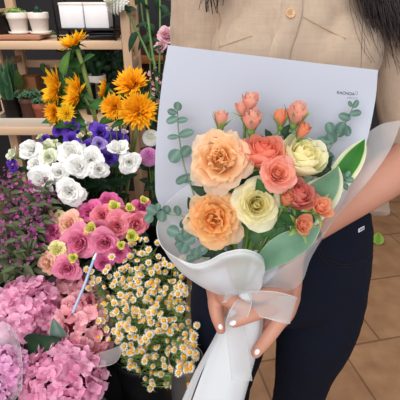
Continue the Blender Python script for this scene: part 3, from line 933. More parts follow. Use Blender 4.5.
sprig('eucalyptus_sprig', 'eucalyptus sprig leaning right below the printed name on the white paper', GE,
      [(306, 190, .49), (318, 168, .505), (330, 148, .512), (343, 127, .515), (355, 103, .512)],
      [(356, 104, 9, .7, 60), (350, 104, 7, .7, 130), (345, 117, 14, .6, 160), (356, 113, 13, .55, 10), (340, 130, 18, .7, 250), (347, 131, 12, .8, 300), (330, 128, 12, .9, 110), (324, 141, 15, .75, 170), (331, 139, 14, .9, 300), (321, 150, 16, .7, 240), (329, 156, 14, .6, 320), (318, 163, 14, .7, 200)], M_euc, M_euc_stem)
sprig('eucalyptus_sprig', 'tiny eucalyptus tip between the two cream-edged leaves', GE,
      [(322, 212, .45), (332, 196, .462), (340, 184, .468), (347, 174, .468)],
      [(348, 174, 7, .7, 60), (342, 176, 8, .8, 130), (350, 180, 8, .8, 0), (342, 184, 9, .8, 220), (346, 187, 8, .8, 320), (338, 190, 9, .8, 200)], M_euc, M_euc_stem)


def blade(name, label, mat, pxs, Wm, nrm, group, fold=.12, wave=.02):
    """one broad strap leaf through photo points from base to tip"""
    P = crom([atY(*p) for p in pxs], 8)
    n = len(P) - 1
    rows = []; pv = []
    N = Vector(nrm)
    for k, p in enumerate(P):
        v = k / n
        d = (P[min(k + 1, n)] - P[max(k - 1, 0)]).normalized()
        nn = (N - d * N.dot(d)).normalized(); s = d.cross(nn)
        w = Wm / 2 * (max(.04, math.sin(PI * (.12 + .88 * v) ** 1.05)) ** .85 if k < n else .02)
        row = []
        for i in range(13):
            u = -1 + i / 6
            row.append(p + s * (u * w) + nn * (fold * u * u * w + wave * w * math.sin(v * 7 + u * 3) * abs(u)))
            pv.append(abs(u) * .96 + (.14 * v ** 6) + .05 * noise.noise((v * 6, u * 9, 1)))
        rows.append(row)
    t = thing(name, label, 'leaf', P[0], group)
    mb = MB(); mb.grid(rows, pv); mb.build('leaf_blade', mat, t)
    sb = MB(); sb.tube([BIND, BIND.lerp(P[0], .5) + Vector((0, -.004, 0)), P[0], P[3]], [.002, .002, .0018, .001], 6); sb.build('leaf_stalk', M_stem, t)
    return t


GV = 'broad leaves in the bouquet'
M_hosta_plain = petal_mat('blue_green_leaf', [(0, (104, 146, 120)), (.9, (122, 162, 134)), (1, (206, 218, 180))], transl=.2, rough=.45, var=.07)
blade('variegated_leaf', 'bright green leaf with cream edges, tip pointing up at the far right of the bouquet', M_hosta, [(322, 205, .478), (334, 186, .484), (348, 166, .486), (358, 151, .486), (365, 139, .484)], .033, (-.35, -.8, .5), GV)
blade('variegated_leaf', 'broad blue-green leaf with cream edges behind the orange buds', M_hosta_blue, [(296, 232, .446), (306, 212, .456), (318, 195, .456), (329, 180, .454), (338, 166, .448)], .054, (.28, -.8, .5), GV, fold=.22)
blade('variegated_leaf', 'plain blue-green leaf lying lowest, under the orange buds and over the wrap', M_hosta_plain, [(258, 268, .434), (272, 256, .430), (288, 246, .428), (305, 238, .432), (321, 226, .436)], .036, (.1, -.7, .7), GV, fold=.1)

# dark filler leaves under the roses
for k, (lab, st, lv) in enumerate((
    ('dark green rose foliage showing between the coral rose and the lower cream rose', [(250, 270, .462), (252, 240, .468), (250, 205, .470), (248, 180, .470)], [(243, 182, 20, .6, 150), (252, 178, 22, .6, 60), (236, 200, 22, .6, 180), (238, 188, 18, .6, 200), (262, 182, 20, .6, 20)]),
    ('dark green rose foliage right of the half-open cream rose', [(285, 240, .470), (302, 205, .482), (318, 178, .490), (328, 160, .495)], [(327, 163, 18, .6, 60), (320, 172, 20, .6, 200), (318, 158, 18, .6, 110), (330, 172, 16, .6, 330), (322, 188, 18, .6, 200)]),
    ('green rose foliage around the lowest orange buds', [(262, 262, .450), (280, 240, .448), (295, 225, .446), (310, 214, .446)], [(288, 218, 20, .7, 150), (296, 210, 18, .6, 90), (280, 232, 22, .6, 200), (312, 220, 16, .6, 330), (276, 220, 20, .6, 130), (268, 232, 18, .6, 220), (308, 204, 14, .6, 60)]),
    ('dark green rose foliage below the lower garden rose', [(238, 275, .455), (226, 262, .455), (212, 250, .456), (198, 238, .458)], [(205, 252, 20, .6, 190), (218, 256, 20, .6, 210), (196, 228, 18, .6, 150), (192, 205, 18, .6, 110), (230, 256, 16, .6, 260), (200, 190, 20, .6, 160)]),
    ('dark green rose foliage under the spray buds at the top', [(250, 180, .482), (262, 155, .488), (272, 138, .49), (282, 128, .492)], [(268, 134, 12, .6, 120), (286, 130, 14, .6, 60), (276, 140, 14, .6, 200), (290, 138, 16, .6, 330)]))):
    sprig('rose_leaf_sprig', lab, 'rose leaf sprigs in the bouquet', st, lv, M_leaf_dark if k not in (2,) else M_leaf, M_stem, shape='leaf', rad=.0016)

# ------------------------------------------------------------------ wrapping
M_paper = film_mat('white_paper', (214, 220, 236), 1.0, gloss=.2, rough=.6, transl=.25)
M_tail = film_mat('white_tail_paper', (240, 246, 252), 1.0, gloss=.2, rough=.6, transl=.2)
M_frost = film_mat('frosted_wrap', (242, 246, 250), .70, gloss=.35, rough=.4, transl=.3)
M_frost2 = film_mat('frosted_wrap_clear', (238, 241, 246), .50, gloss=.35, rough=.4, transl=.48)
M_organza = film_mat('organza', (246, 250, 252), .46, gloss=.3, rough=.5, transl=.5)
M_ink = plain('print_ink', (44, 52, 84), rough=.7)
wrap = thing('bouquet_wrap', 'white paper and frosted film wrap gathered round the bouquet in her hands', 'wrapping', BIND)
A_rows = [[(168, 45, .540), (202, 49.2, .546), (238, 53.5, .552), (273, 57.7, .554), (308, 62, .553), (343, 66, .548), (378, 70, .540)],
          [(162, 82, .535), (198, 85, .545), (236, 88, .551), (272, 92, .554), (306, 96, .552), (341, 99, .547), (375, 102, .538)],
          [(157, 130, .528), (194, 132, .541), (233, 134, .550), (270, 137, .554), (303, 140, .551), (335, 142, .545), (366, 144, .532)],
          [(155, 178, .510), (192, 182, .534), (230, 186, .548), (266, 188, .552), (298, 190, .549), (327, 190, .542), (351, 184, .524)],
          [(160, 206, .496), (196, 216, .522), (230, 222, .540), (262, 224, .545), (290, 225, .542), (315, 222, .532), (335, 214, .514)],
          [(190, 250, .490), (212, 254, .508), (234, 258, .520), (256, 260, .524), (275, 260, .520), (292, 256, .512), (306, 250, .498)],
          [(229, 288, .482), (234, 289, .487), (239, 290, .490), (245, 290, .491), (250, 290, .489), (254, 289, .486), (258, 288, .481)]]
mbA = MB(); mbA.grid(sheet(A_rows, 6))
shA = mbA.build('back_sheet', M_paper, wrap); shA['label'] = 'white back sheet with a small printed shop name'
# frosted outer sheet: left lobe and rolled front lip
lip = [(203, 176, .522), (184, 188, .514), (166, 205, .492), (157, 226, .468), (161, 245, .446), (173, 256, .428), (192, 264, .412), (208, 261, .402), (224, 253, .398), (243, 249.5, .398), (258, 254, .402), (264, 262, .410), (262, 270, .420), (254, 279, .430)]
bot = [(232, 284, .486), (229, 286, .484), (227, 288, .480), (226, 291, .474), (227, 294, .466), (229, 296, .458), (232, 298, .452), (235, 298, .448), (238, 298, .446), (241, 298, .446), (244, 297, .447), (246, 296, .448), (248, 295, .450), (249, 293, .452)]
rowsB = []
LP = [atY(*p) for p in lip]; BP = [atY(*p) for p in bot]
for k, tt in enumerate((0, .05, .2, .42, .65, .85, 1)):
    row = []
    for i, (a, b) in enumerate(zip(LP, BP)):
        p = a.lerp(b, tt)
        # the wall of the cone bellies outwards a little; the front lip rolls over
        out = Vector((a.x - .055, a.y - .50, 0))
        if out.length > 0: out.normalize()
        p = p + out * (.016 * math.sin(PI * tt)) * (1 if 3 < i < 13 else .4)
        if i >= 6 and k == 1: p = p + Vector((0, -.008, .003))
        row.append(p)
    rowsB.append(row)
mbB = MB(); mbB.grid(sheet(rowsB, 5))
mbB.build('frosted_sheet', M_frost, wrap)
lipb = MB(); lipb.tube(crom(LP, 6), .0006, 6)
lipb.build('sheet_edge', M_frost, wrap)
# right frosted sheet
C_rows = [[(352, 146, .545), (366, 134, .550), (382, 124, .552), (402, 120, .550)],
          [(341, 186, .530), (356, 170, .522), (371, 158, .515), (390, 150, .510)],
          [(326, 222, .500), (339, 206, .488), (353, 195, .482), (366, 184, .484)],
          [(300, 250, .468), (314, 240, .452), (326, 230, .450), (336, 218, .458)],
          [(274, 266, .444), (288, 262, .430), (301, 260, .430), (312, 256, .440)],
          [(256, 281, .436), (270, 279, .426), (284, 281, .428), (297, 287, .438)],
          [(244, 292, .446), (247, 293, .442), (251, 295, .442), (255, 297, .446)]]
mbC = MB(); mbC.grid(sheet(C_rows, 6))
mbC.build('frosted_sheet', M_frost2, wrap)
# inner white fold seen between the front lip and the right sheet
mbF = MB(); mbF.grid(sheet([[(254, 250, .468), (270, 250, .462), (286, 252, .462)], [(250, 268, .456), (262, 268, .448), (276, 272, .448)], [(245, 290, .452), (250, 291, .447), (256, 293, .447)]], 6))
mbF.build('inner_fold', M_paper, wrap)
mbF = MB(); mbF.grid(sheet([[(197, 265, .414), (212, 268, .408), (226, 268, .410)], [(206, 276, .420), (219, 281, .414), (232, 284, .416)], [(222, 292, .440), (231, 296, .436), (240, 298, .438)]], 6))
mbF.build('inner_fold', M_paper, wrap)
# tail below the hands
D_rows = [[(229, 300, .470), (230, 306, .452), (238, 309, .440), (248, 310, .439), (258, 307, .448), (261, 302, .466)],
          [(220, 330, .458), (225, 334, .443), (236, 336, .434), (248, 336, .434), (258, 332, .442), (263, 326, .458)],
          [(208, 358, .448), (217, 362, .434), (231, 365, .424), (244, 365, .427), (253, 359, .436), (257, 352, .450)],
          [(196, 390, .440), (208, 396, .424), (226, 402, .414), (238, 400, .420), (245, 392, .430), (249, 382, .444)],
          [(186, 418, .434), (200, 426, .416), (220, 434, .406), (232, 430, .412), (238, 420, .424), (242, 408, .438)]]
mbD = MB(); mbD.grid(sheet(D_rows, 6)); mbD.build('paper_tail', M_tail, wrap)
E_rows = [[(226, 312, .466), (223, 318, .458), (222, 324, .450)], [(216, 334, .462), (213, 340, .452), (214, 346, .444)], [(202, 362, .458), (196, 370, .446), (199, 378, .436)], [(191, 388, .452), (183, 398, .440), (188, 408, .428)], [(184, 410, .450), (174, 420, .438), (180, 432, .424)]]
mbE = MB(); mbE.grid(sheet(E_rows, 6)); mbE.build('film_tail', M_frost, wrap)
# printed name on the back sheet
treeA = bvh(shA)


def text_on(string, tree, px, py, hpx, wpx_dir, name, mat, parent, size=1.0, lift=.0006):
    cu = bpy.data.curves.new('t', 'FONT'); cu.body = string; cu.align_x = 'CENTER'; cu.align_y = 'CENTER'; cu.size = 1; cu.extrude = 0; cu.offset = .009
    ob = bpy.data.objects.new('t', cu); COL.objects.link(ob)
    dg = bpy.context.evaluated_depsgraph_get()
    me = bpy.data.meshes.new_from_object(ob.evaluated_get(dg))
    bpy.data.objects.remove(ob)
    h, n = onto(tree, px, py, lift)
    h2, _ = onto(tree, px + wpx_dir[0], py + wpx_dir[1], lift)
    ax = (h2 - h).normalized(); ay = n.cross(ax).normalized()
    mb = MB()
    vs = [h + ax * (v.co.x * size) + ay * (v.co.y * size) for v in me.vertices]
    mb.add(vs, [tuple(p.vertices) for p in me.polygons])
    bpy.data.meshes.remove(me)
    return mb.build(name, mat, parent, smooth=False)


text_on('RACHOA', treeA, 345.6, 93.3, 5, (6, .6), 'printed_name', M_ink, shA, size=.0056)
pts = [onto(treeA, x, y, .0006)[0] for x, y in ((347, 98.6), (348.2, 96.9), (349.6, 98.3), (350.5, 97.0), (351.8, 98.3), (353, 97.2), (354.4, 98.2), (357.5, 97.4))]
sw = MB(); sw.tube(crom(pts, 4), .00022, 5); sw.build('printed_script', plain('script_ink', (120, 128, 160), rough=.7), shA)
pts = [onto(treeA, x, y, .0006)[0] for x, y in ((355.2, 92), (356.8, 91.2), (357.4, 92.8), (356.4, 94.8), (355.4, 93.6))]
sw = MB(); sw.tube(crom(pts, 4), .00022, 5); sw.build('printed_flourish', MATS.get('x') or bpy.data.materials['script_ink'], shA)

# ------------------------------------------------------------------ ribbon
rib = thing('organza_ribbon', 'sheer white organza bow and tail tied round the bouquet wrap', 'ribbon', atY(246, 298, .432))


def band(name, pairs, parent, n=8):
    P = crom([atY(*a) for a, b in pairs], n); Q = crom([atY(*b) for a, b in pairs], n)
    mb = MB()
    mb.grid([P, [p.lerp(q, .03) for p, q in zip(P, Q)], [p.lerp(q, .5) for p, q in zip(P, Q)], [p.lerp(q, .97) for p, q in zip(P, Q)], Q])
    o = mb.build(name, M_organza, parent)
    eb = MB(); eb.tube(P, .0005, 5); eb.tube(Q, .0005, 5)
    eb.build('woven_edge', M_organza_edge, o)
    return o


M_organza_edge = film_mat('organza_edge', (244, 248, 250), .8, transl=.3)
band('bow_loop', [((243, 292, .430), (246, 304, .430)), ((257, 291, .412), (255, 314, .412)), ((275, 292, .402), (270, 319, .402)), ((292, 296, .404), (285, 323, .404)), ((297, 298.5, .414), (290, 323, .414)), ((290, 297, .424), (283, 321, .424)), ((270, 296, .428), (264, 317, .428)), ((250, 294, .434), (250, 308, .434))], rib)
band('bow_loop', [((245, 292, .432), (243, 300, .432)), ((236, 290, .424), (232, 301, .424)), ((228, 291, .420), (224, 302, .420)), ((225, 293, .428), (222, 303, .428)), ((232, 294, .436), (230, 303, .436)), ((243, 295, .438), (243, 302, .438))], rib)
band('ribbon_tail', [((242, 296, .430), (252, 297, .430)), ((234, 304, .408), (251, 306, .410)), ((227, 318, .404), (246, 322, .404)), ((226, 330, .408), (245, 333, .408)), ((229, 352, .406), (248, 353, .406)), ((232, 380, .402), (252, 381, .402))], rib)
kb = MB(); kb.ell(atY(246, 297, .428), (.011, .008, .009)); kb.build('knot', M_organza_edge, rib)
# ------------------------------------------------------------------ setting
def floor_mat():
    m, nt, b, out = base_mat('floor_stone')
    tc = nt.nodes.new('ShaderNodeTexCoord')
    mp = nt.nodes.new('ShaderNodeMapping'); mp.inputs['Rotation'].default_value = (0, 0, math.radians(-12)); mp.inputs['Location'].default_value = (.10, .06, 0)
    nt.links.new(tc.outputs['Object'], mp.inputs[0])
    br = nt.nodes.new('ShaderNodeTexBrick')
    br.offset = .5; br.inputs['Scale'].default_value = 1.0
    br.inputs['Brick Width'].default_value = .36; br.inputs['Row Height'].default_value = .36; br.inputs['Mortar Size'].default_value = .0045
    br.inputs['Color1'].default_value = lin((186, 144, 108)); br.inputs['Color2'].default_value = lin((174, 132, 98)); br.inputs['Mortar'].default_value = lin((136, 104, 78))
    nt.links.new(mp.outputs[0], br.inputs['Vector'])
    col, f = noise_mix(nt, lin((176, 136, 100)), lin((255, 246, 236)), 11, 8, lo=.30, hi=.72)
    mx = nt.nodes.new('ShaderNodeMix'); mx.data_type = 'RGBA'; mx.blend_type = 'MULTIPLY'; mx.inputs[0].default_value = .55
    nt.links.new(br.outputs['Color'], mx.inputs[6]); nt.links.new(col, mx.inputs[7])
    nt.links.new(mx.outputs[2], b.inputs['Base Color'])
    b.inputs['Roughness'].default_value = .5
    return m


fb = MB(); fb.box((-2.2, -1.5, -.06), (3.2, 2.75, 0), 0)
tag(fb.build('floor', floor_mat(), smooth=False), kind='structure')
wbk = MB(); wbk.box((-2.2, 2.6, 0), (3.2, 2.7, 2.7), 0)
tag(wbk.build('wall_back', plain('dark_wall', (48, 44, 48), (36, 34, 40), rough=.8, scale=3), smooth=False), kind='structure')
wl_ = MB(); wl_.box((-1.75, -1.0, 0), (-1.65, 2.6, 2.7), 0)
tag(wl_.build('wall_left', plain('left_wall', (120, 108, 96), (110, 98, 88), rough=.8, scale=3), smooth=False), kind='structure')

# ------------------------------------------------------------------ wooden rack
M_pine = wood_mat('pine', (216, 180, 148), (200, 162, 128), 24, (1, 1, .08))
M_pineX = wood_mat('pine_board', (220, 186, 154), (204, 168, 136), 24, (.08, 1, 1))
M_darkwood = wood_mat('dark_red_wood', (92, 48, 36), (62, 34, 28), 20, (1, 1, .08))
M_orangewood = wood_mat('orange_wood', (176, 104, 56), (150, 84, 46), 20, (.08, 1, 1))
M_white_pot = plain('white_ceramic', (238, 228, 220), (230, 220, 212), rough=.45)
M_white_cube = plain('white_box', (240, 238, 240), (234, 232, 236), rough=.5)
M_black_metal = plain('black_metal', (22, 21, 24), rough=.4, metal=.3)
M_black_plastic = plain('black_plastic', (24, 24, 28), (18, 18, 22), rough=.45)
M_zinc = plain('zinc', (150, 146, 146), (126, 122, 122), rough=.35, metal=.7, scale=12)
M_terracotta = plain('terracotta', (168, 92, 68), (150, 80, 58), rough=.8)
M_soil = plain('soil', (58, 42, 34), (40, 30, 26), rough=1, scale=120, bump=.6)
M_cardboard = plain('cardboard', (176, 122, 82), (166, 114, 76), rough=.85)
M_trayw = wood_mat('tray_wood', (186, 132, 104), (164, 112, 86), 24, (.08, 1, 1))
M_cratew = plain('pale_crate', (214, 200, 184), (200, 184, 168), rough=.7, scale=14, stretch=(.1, 1, 1))

RX0, RX1 = -.766, -.270
RY0, RY1 = 1.585, 1.80
rack = thing('wooden_rack', 'pine plant rack with open shelves behind the bucketed flowers', 'rack', (-.506, 1.69, 0))
PW = .033
for x in (RX0, RX1):
    for y in (RY0, RY1):
        mb = MB(); mb.box((x - PW / 2, y - PW / 2, 0), (x + PW / 2, y + PW / 2, 1.42), .002); mb.build('post', M_pine, rack)
zb1 = atY(62, 41.5, RY0 - .02).z; zb2 = atY(30, 128, 1.425).z
for z, x1 in ((zb1, RX1 - PW / 2), (zb2, RX1 - PW / 2), (.22, RX1 - PW / 2)):
    mb = MB(); mb.box((RX0 - PW / 2 - .05, 1.425 if z == zb2 else RY0 - .02, z - .028), (x1, RY1 + .02, z), .002); mb.build('shelf_board', M_pineX, rack)
for z in (1.395, zb1 - .115, .62):
    mb = MB(); mb.box((RX0, RY1 + .004, z - .015), (RX1, RY1 + .022, z + .015), .002); mb.build('rear_rail', M_pineX, rack)
for x in (RX0, RX1):
    for z in (1.21, zb1 - .09, .9, .45):
        mb = MB(); mb.box((x - .008, RY0, z - .012), (x + .008, RY1, z + .012), .001); mb.build('side_rung', M_pine, rack)


def at_plane(px, py, z):
    r = ray(px, py)
    return CO + r * ((z - CAMZ) / r.z)


def pot(name, label, cat, c, r1, r0, h, mat, group=None, rim=.3, saucer=False, soil=True):
    """c = base centre; r1 rim radius, r0 foot radius"""
    t = thing(name, label, cat, c, group)
    c = Vector(c); z0 = 0
    if saucer:
        mb = MB(); mb.lathe([(0, 0), (r0 * 1.15, 0), (r0 * 1.38, .006), (r0 * 1.34, .010), (r0 * 1.1, .005), (0, .004)], c, 28); mb.build('saucer', mat, t); z0 = .005
    hh = h - z0
    mb = MB()
    prof = [(0, z0), (r0 * .96, z0), (r0, z0 + .003), (r1 * .93, z0 + hh * (1 - rim))]
    if rim: prof += [(r1 * .99, z0 + hh * (1 - rim) + .001), (r1, z0 + hh * (1 - rim) + .004)]
    prof += [(r1, z0 + hh - .002), (r1 * .98, z0 + hh), (r1 * .90, z0 + hh), (r1 * .88, z0 + hh - .004), (r1 * .82, z0 + hh * .8)]
    mb.lathe(prof, c, 32); mb.build('pot', mat, t)
    if soil:
        sb = MB(); sb.lathe([(0, z0 + hh * .84), (r1 * .5, z0 + hh * .86), (r1 * .84, z0 + hh * .83)], c, 20); sb.build('soil', M_soil, t)
    return t, c + Vector((0, 0, z0 + hh * .85))


def rosette(mb, c, R, n=(0, 0, 1), layers=3, rg=None, k=7, thick=.3):
    rg = rg or random.Random(1)
    R_ = Vector((0, 0, 1)).rotation_difference(Vector(n).normalized()).to_matrix()
    m2 = MB()
    for j in range(layers):
        f = j / max(layers - 1, 1)
        daisy_petals(m2, k, R * .08, R * (1.05 - .5 * f), R * .45, math.radians(75 - 45 * f), math.radians(60 - 50 * f), rg, .1, off=.5 * j, nu=4, nv=4, cup=1.2)
    mb.add([Vector(c) + R_ @ Vector(v) for v in m2.v], m2.f, m2.p)


# tray with the two white pots
zt = zb1
tc0 = at_plane(33, 36, zt); 
tray = thing('wooden_tray', 'small brown wooden tray under the two white pots', 'tray', (tc0.x, RY0 + .065, zt))
mb = MB(); mb.box((tc0.x - .098, RY0 + .000, zt + .004), (tc0.x + .096, RY0 + .13, zt + .020), .003); mb.build('tray_top', M_trayw, tray)
for sx in (-.07, .07):
    mb = MB(); mb.box((tc0.x + sx - .012, RY0 + .01, zt), (tc0.x + sx + .012, RY0 + .12, zt + .006), .001); mb.build('foot', M_trayw, tray)
M_succ = petal_mat('succulent_green', [(0, (120, 160, 80)), (1, (168, 194, 112))], transl=.15, rough=.5, var=.15)
M_cactus = petal_mat('cactus_green', [(0, (40, 72, 56)), (1, (60, 92, 70))], transl=.05, rough=.6, var=.2)
zp = zt + .020
c1 = atY(19.5, 30, RY0 + .05); c1.z = zp
t, top = pot('potted_succulent', 'white ribbed-rim pot with a pale green succulent, left on the wooden tray', 'potted plant', c1, .0375, .029, .074, M_white_pot, None, .32, True)
sb = MB(); rg = random.Random(3)
for k in range(9):
    a = k * 2.4; rr = .030 * math.sqrt(k / 9)
    rosette(sb, top + Vector((rr * math.cos(a) - .004, rr * math.sin(a), .006 + .010 * rg.random())), .017, (math.cos(a) * .5, math.sin(a) * .5, 1), 3, rg, 6)
sb.build('leaves', M_succ, t)
c2 = atY(40.5, 30, RY0 + .05); c2.z = zp
t, top = pot('potted_cactus', 'white ribbed-rim pot with a dark knobbly cactus, right on the wooden tray', 'potted plant', c2, .0375, .029, .074, M_white_pot, None, .32, True)
sb = MB()
for (dx, dy, h, r) in ((0, 0, .034, .010), (.011, .004, .022, .008), (-.010, .003, .020, .008), (.002, -.010, .016, .007)):
    pts = [top + Vector((dx, dy, -.004 + h * j / 6)) for j in range(7)]
    sb.tube(pts, [r * (.8 + .25 * math.sin(j * 1.6)) * (1 if j < 6 else .4) for j in range(7)], 9, round_ends=True)
sb.build('cactus_stem', M_cactus, t)
# trailing bit beside the pot
t = thing('trailing_sprig', 'thin yellowish trailing sprig hanging over the rack board left of the white pots', 'plant', at_plane(8, 38, zt) )
base = at_plane(8, 38, zt)
sb = MB(); lb = MB(); rg = random.Random(8)
pts = crom([base + Vector((-.01, 0, .05)), base + Vector((0, -.02, .03)), base + Vector((.008, -.03, .004)), base + Vector((.03, -.035, .003))], 5)
sb.tube(pts, .0012, 5); sb.build('stem', M_stem_pale, t)
for p in pts[::2]:
    for s in (-1, 1): add_leaf(lb, p, (s, -.3, rg.uniform(-.2, .6)), (0, -.6, .8), .014, .007, bend=.4)
lb.build('leaves', M_succ, t)
cb_ = atY(1.5, 38, RY0 + .05); cb_.z = zt
t, top = pot('black_pot', 'plain black pot at the far left end of the rack shelf', 'pot', cb_, .042, .038, .085, M_black_plastic, None, 0)
add_l = MB(); rg = random.Random(5)
for k in range(10):
    a = rg.uniform(0, 6.28); add_leaf(add_l, top, (math.cos(a), math.sin(a), 1.2), (-math.cos(a), -math.sin(a), 1), .05, .016, bend=.6)
add_l.build('leaves', M_leaf_mid, t)

# black wire stand with two white square planters
ys = RY0 + .01
L_ = atY(57, 30, ys); R_e = atY(112, 30, ys)
zs = atY(80, 28.5, ys).z
st = thing('black_wire_stand', 'black wire stand on the rack board holding two white boxes', 'stand', ((L_.x + R_e.x) / 2, ys + .07, zb1))
mb = MB(); mb.box((L_.x, ys, zs - .008), (R_e.x + .01, ys + .14, zs), .002); mb.build('stand_shelf', M_black_metal, st)
for x in (L_.x, R_e.x + .01):
    for y in (ys, ys + .14):
        mb = MB(); mb.tube([Vector((x, y, zb1)), Vector((x, y, 1.40))], .0045, 8); mb.build('upright', M_black_metal, st)
for y in (ys, ys + .14):
    mb = MB(); mb.tube([Vector((L_.x, y, zb1 + .012)), Vector((R_e.x + .01, y, zb1 + .012))], .004, 8); mb.build('lower_rail', M_black_metal, st)
mb = MB(); mb.box((L_.x + .11, ys + .015, zb1), (R_e.x + .005, ys + .13, zb1 + .020), .004); tg = thing('black_tray', 'flat black tray under the wire stand on the rack board', 'tray', (L_.x + .15, ys + .07, zb1)); mb.build('tray_base', M_black_plastic, tg)
mb = MB(); mb.box((L_.x + .105, ys + .010, zb1 + .019), (R_e.x + .008, ys + .135, zb1 + .027), .003); mb.build('tray_rim', M_black_metal, tg)
for lab, xa, xb in (('left white square box standing in the black wire stand', 59.5, 83.0), ('right white square box standing in the black wire stand', 84.2, 108)):
    a = atY(xa, 15, ys + .01); b_ = atY(xb, 15, ys + .01)
    h = atY(80, 3.5, ys + .01).z - zs
    t = thing('white_box', lab, 'box', ((a.x + b_.x) / 2, ys + .06, zs), 'white boxes on the wire stand')
    w = b_.x - a.x
    mb = MB(); mb.box((a.x, ys + .010, zs), (b_.x, ys + .010 + w, zs + h), .003); mb.build('box_body', M_white_cube, t)
    mb = MB(); mb.box((a.x - .001, ys + .009, zs + h - .006), (b_.x + .001, ys + .012 + w, zs + h + .003), .002); mb.build('box_lid', M_white_pot, t)
# items on the lower shelf
zc = zb2
CY = 1.445
a = atY(-6, 127, CY); b_ = atY(51, 127, CY)
ztop = atY(25, 118, CY).z
crate = thing('pale_crate', 'pale wooden crate of small potted plants on the lower rack board', 'crate', ((a.x + b_.x) / 2, CY + .06, zc))
for nm, lo, hi in (('front_board', (a.x, CY - .010, zc), (b_.x, CY, ztop)), ('rear_board', (a.x, CY + .105, zc), (b_.x, CY + .115, ztop)), ('end_board', (a.x, CY, zc), (a.x + .01, CY + .105, ztop)), ('end_board', (b_.x - .01, CY, zc), (b_.x, CY + .105, ztop)), ('base_board', (a.x + .01, CY, zc), (b_.x - .01, CY + .105, zc + .008))):
    mb = MB(); mb.box(lo, hi, .001); mb.build(nm, M_cratew, crate)
zi = zc + .008


def snake(label, px, py_tip, Y, n, spread, seed, potmat, pr=.035, hpot=.065, z0=zi, group=None, wid=.020):
    c = atY(px, 110, Y); c.z = z0
    t, top = pot('snake_plant', label, 'potted plant', c, pr, pr * .85, hpot, potmat, group, 0)
    tipz = atY(px, py_tip, Y).z
    rg = random.Random(seed)
    for k in range(n):
        a = 6.28 * k / n + rg.uniform(-.3, .3)
        lb = MB()
        H = (tipz - top.z) * (1 if k < 2 else rg.uniform(.6, .95))
        add_leaf(lb, top + Vector((math.cos(a) * .012, math.sin(a) * .012, -.004)), (math.cos(a) * spread, math.sin(a) * spread, 1), (-math.cos(a) + .2, -1.2, .2), H, wid, bend=rg.uniform(-.15, .15), fold=.35, shape='lance', nv=10)
        lb.build('leaf', M_snake, t)
    return t


M_snake = petal_mat('snake_leaf', [(0, (34, 66, 44)), (.7, (48, 82, 54)), (1, (92, 122, 78))], transl=.06, rough=.45, var=.3)
snake('tall dark snake plant in a black pot at the left of the crate', 13, 55, CY + .055, 6, .10, 2, M_black_plastic, .034, .085, wid=.040)
c = atY(44, 118, CY + .05); c.z = zi
t, top = pot('potted_succulent', 'small green succulent in a terracotta pot at the right of the crate', 'potted plant', c, .034, .026, .070, M_terracotta, None, .3)
sb = MB(); rg = random.Random(13)
for k in range(12):
    a = k * 2.4; rr = .034 * math.sqrt(k / 12)
    rosette(sb, top + Vector((rr * math.cos(a), rr * math.sin(a), .012 + .012 * rg.random())), .016, (math.cos(a) * .6, math.sin(a) * .6 - .3, 1), 3, rg, 6)
sb.build('leaves', petal_mat('sedum_green', [(0, (52, 88, 66)), (1, (86, 124, 92))], transl=.1, var=.2), t)
c = atY(31, 112, CY + .06); c.z = zi
t, top = pot('potted_succulent', 'dusty green succulent in a brown pot at the middle of the crate', 'potted plant', c, .036, .030, .085, plain('brown_pot', (96, 60, 48), rough=.7), None, .2)
sb = MB()
for k in range(14):
    a = k * 2.4; rr = .04 * math.sqrt(k / 14)
    rosette(sb, top + Vector((rr * math.cos(a), rr * math.sin(a), .014 + .016 * rg.random())), .017, (math.cos(a) * .6, math.sin(a) * .6 - .3, 1), 3, rg, 6)
sb.build('leaves', bpy.data.materials['sedum_green'], t)
c = atY(22, 100, RY0 + .10); c.z = zc
t, top = pot('leafy_plant', 'plant with one broad bright green leaf behind the snake plant', 'potted plant', c, .03, .026, .06, M_black_plastic, None, 0)
lb = MB(); add_leaf(lb, top + Vector((-.005, 0, .04)), (.15, -.2, 1), (.2, -1, .3), .075, .05, bend=.4); lb.tube([top, top + Vector((-.005, 0, .042))], .0015, 6); lb.build('leaf', M_leaf_mid, t)
c = atY(31, 84, RY1 - .055); c.z = zi
crd = thing('cardboard_box', 'small brown cardboard box at the back of the lower rack board', 'box', (c.x, RY1 - .055, zc))
mb = MB(); mb.box((c.x - .035, RY1 - .09, zc + .0), (c.x + .035, RY1 - .02, atY(31, 78, RY1 - .09).z), .001); mb.build('box_body', M_cardboard, crd)
mb = MB(); mb.box((c.x - .036, RY1 - .091, atY(31, 78, RY1 - .09).z), (c.x + .036, RY1 - .019, atY(31, 78, RY1 - .09).z + .004), .001); mb.build('box_lid', M_cardboard, crd)
c = atY(98, 90, RY0 + .10); c.z = zc
t, top = pot('potted_plant', 'white pot of dark upright leaves behind the tall sunflower stem', 'potted plant', c, .038, .032, atY(98, 76, RY0 + .07).z - zc, M_white_pot, None, .2)
rg = random.Random(17)
for k in range(9):
    a = rg.uniform(0, 6.28); lb = MB()
    add_leaf(lb, top, (math.cos(a) * .4, math.sin(a) * .3, 1), (-math.cos(a), -1, .3), rg.uniform(.09, .17), .022, bend=rg.uniform(0, .7), shape='lance')
    lb.build('leaf', M_leaf_dark, t)
for k, (px, tip) in enumerate(((92, 92), (107, 90), (116, 84), (70, 72))):
    snake(('dark snake plant in a black pot under the white boxes, left of the white pot', 'dark snake plant in a black pot right of the white pot', 'dark snake plant in a black pot beside the right rack post', 'dark snake plant hidden behind the sunflower heads')[k], px, tip, RY0 + .035, 5, .16, 20 + k, M_black_plastic, .026, .12, z0=zc)
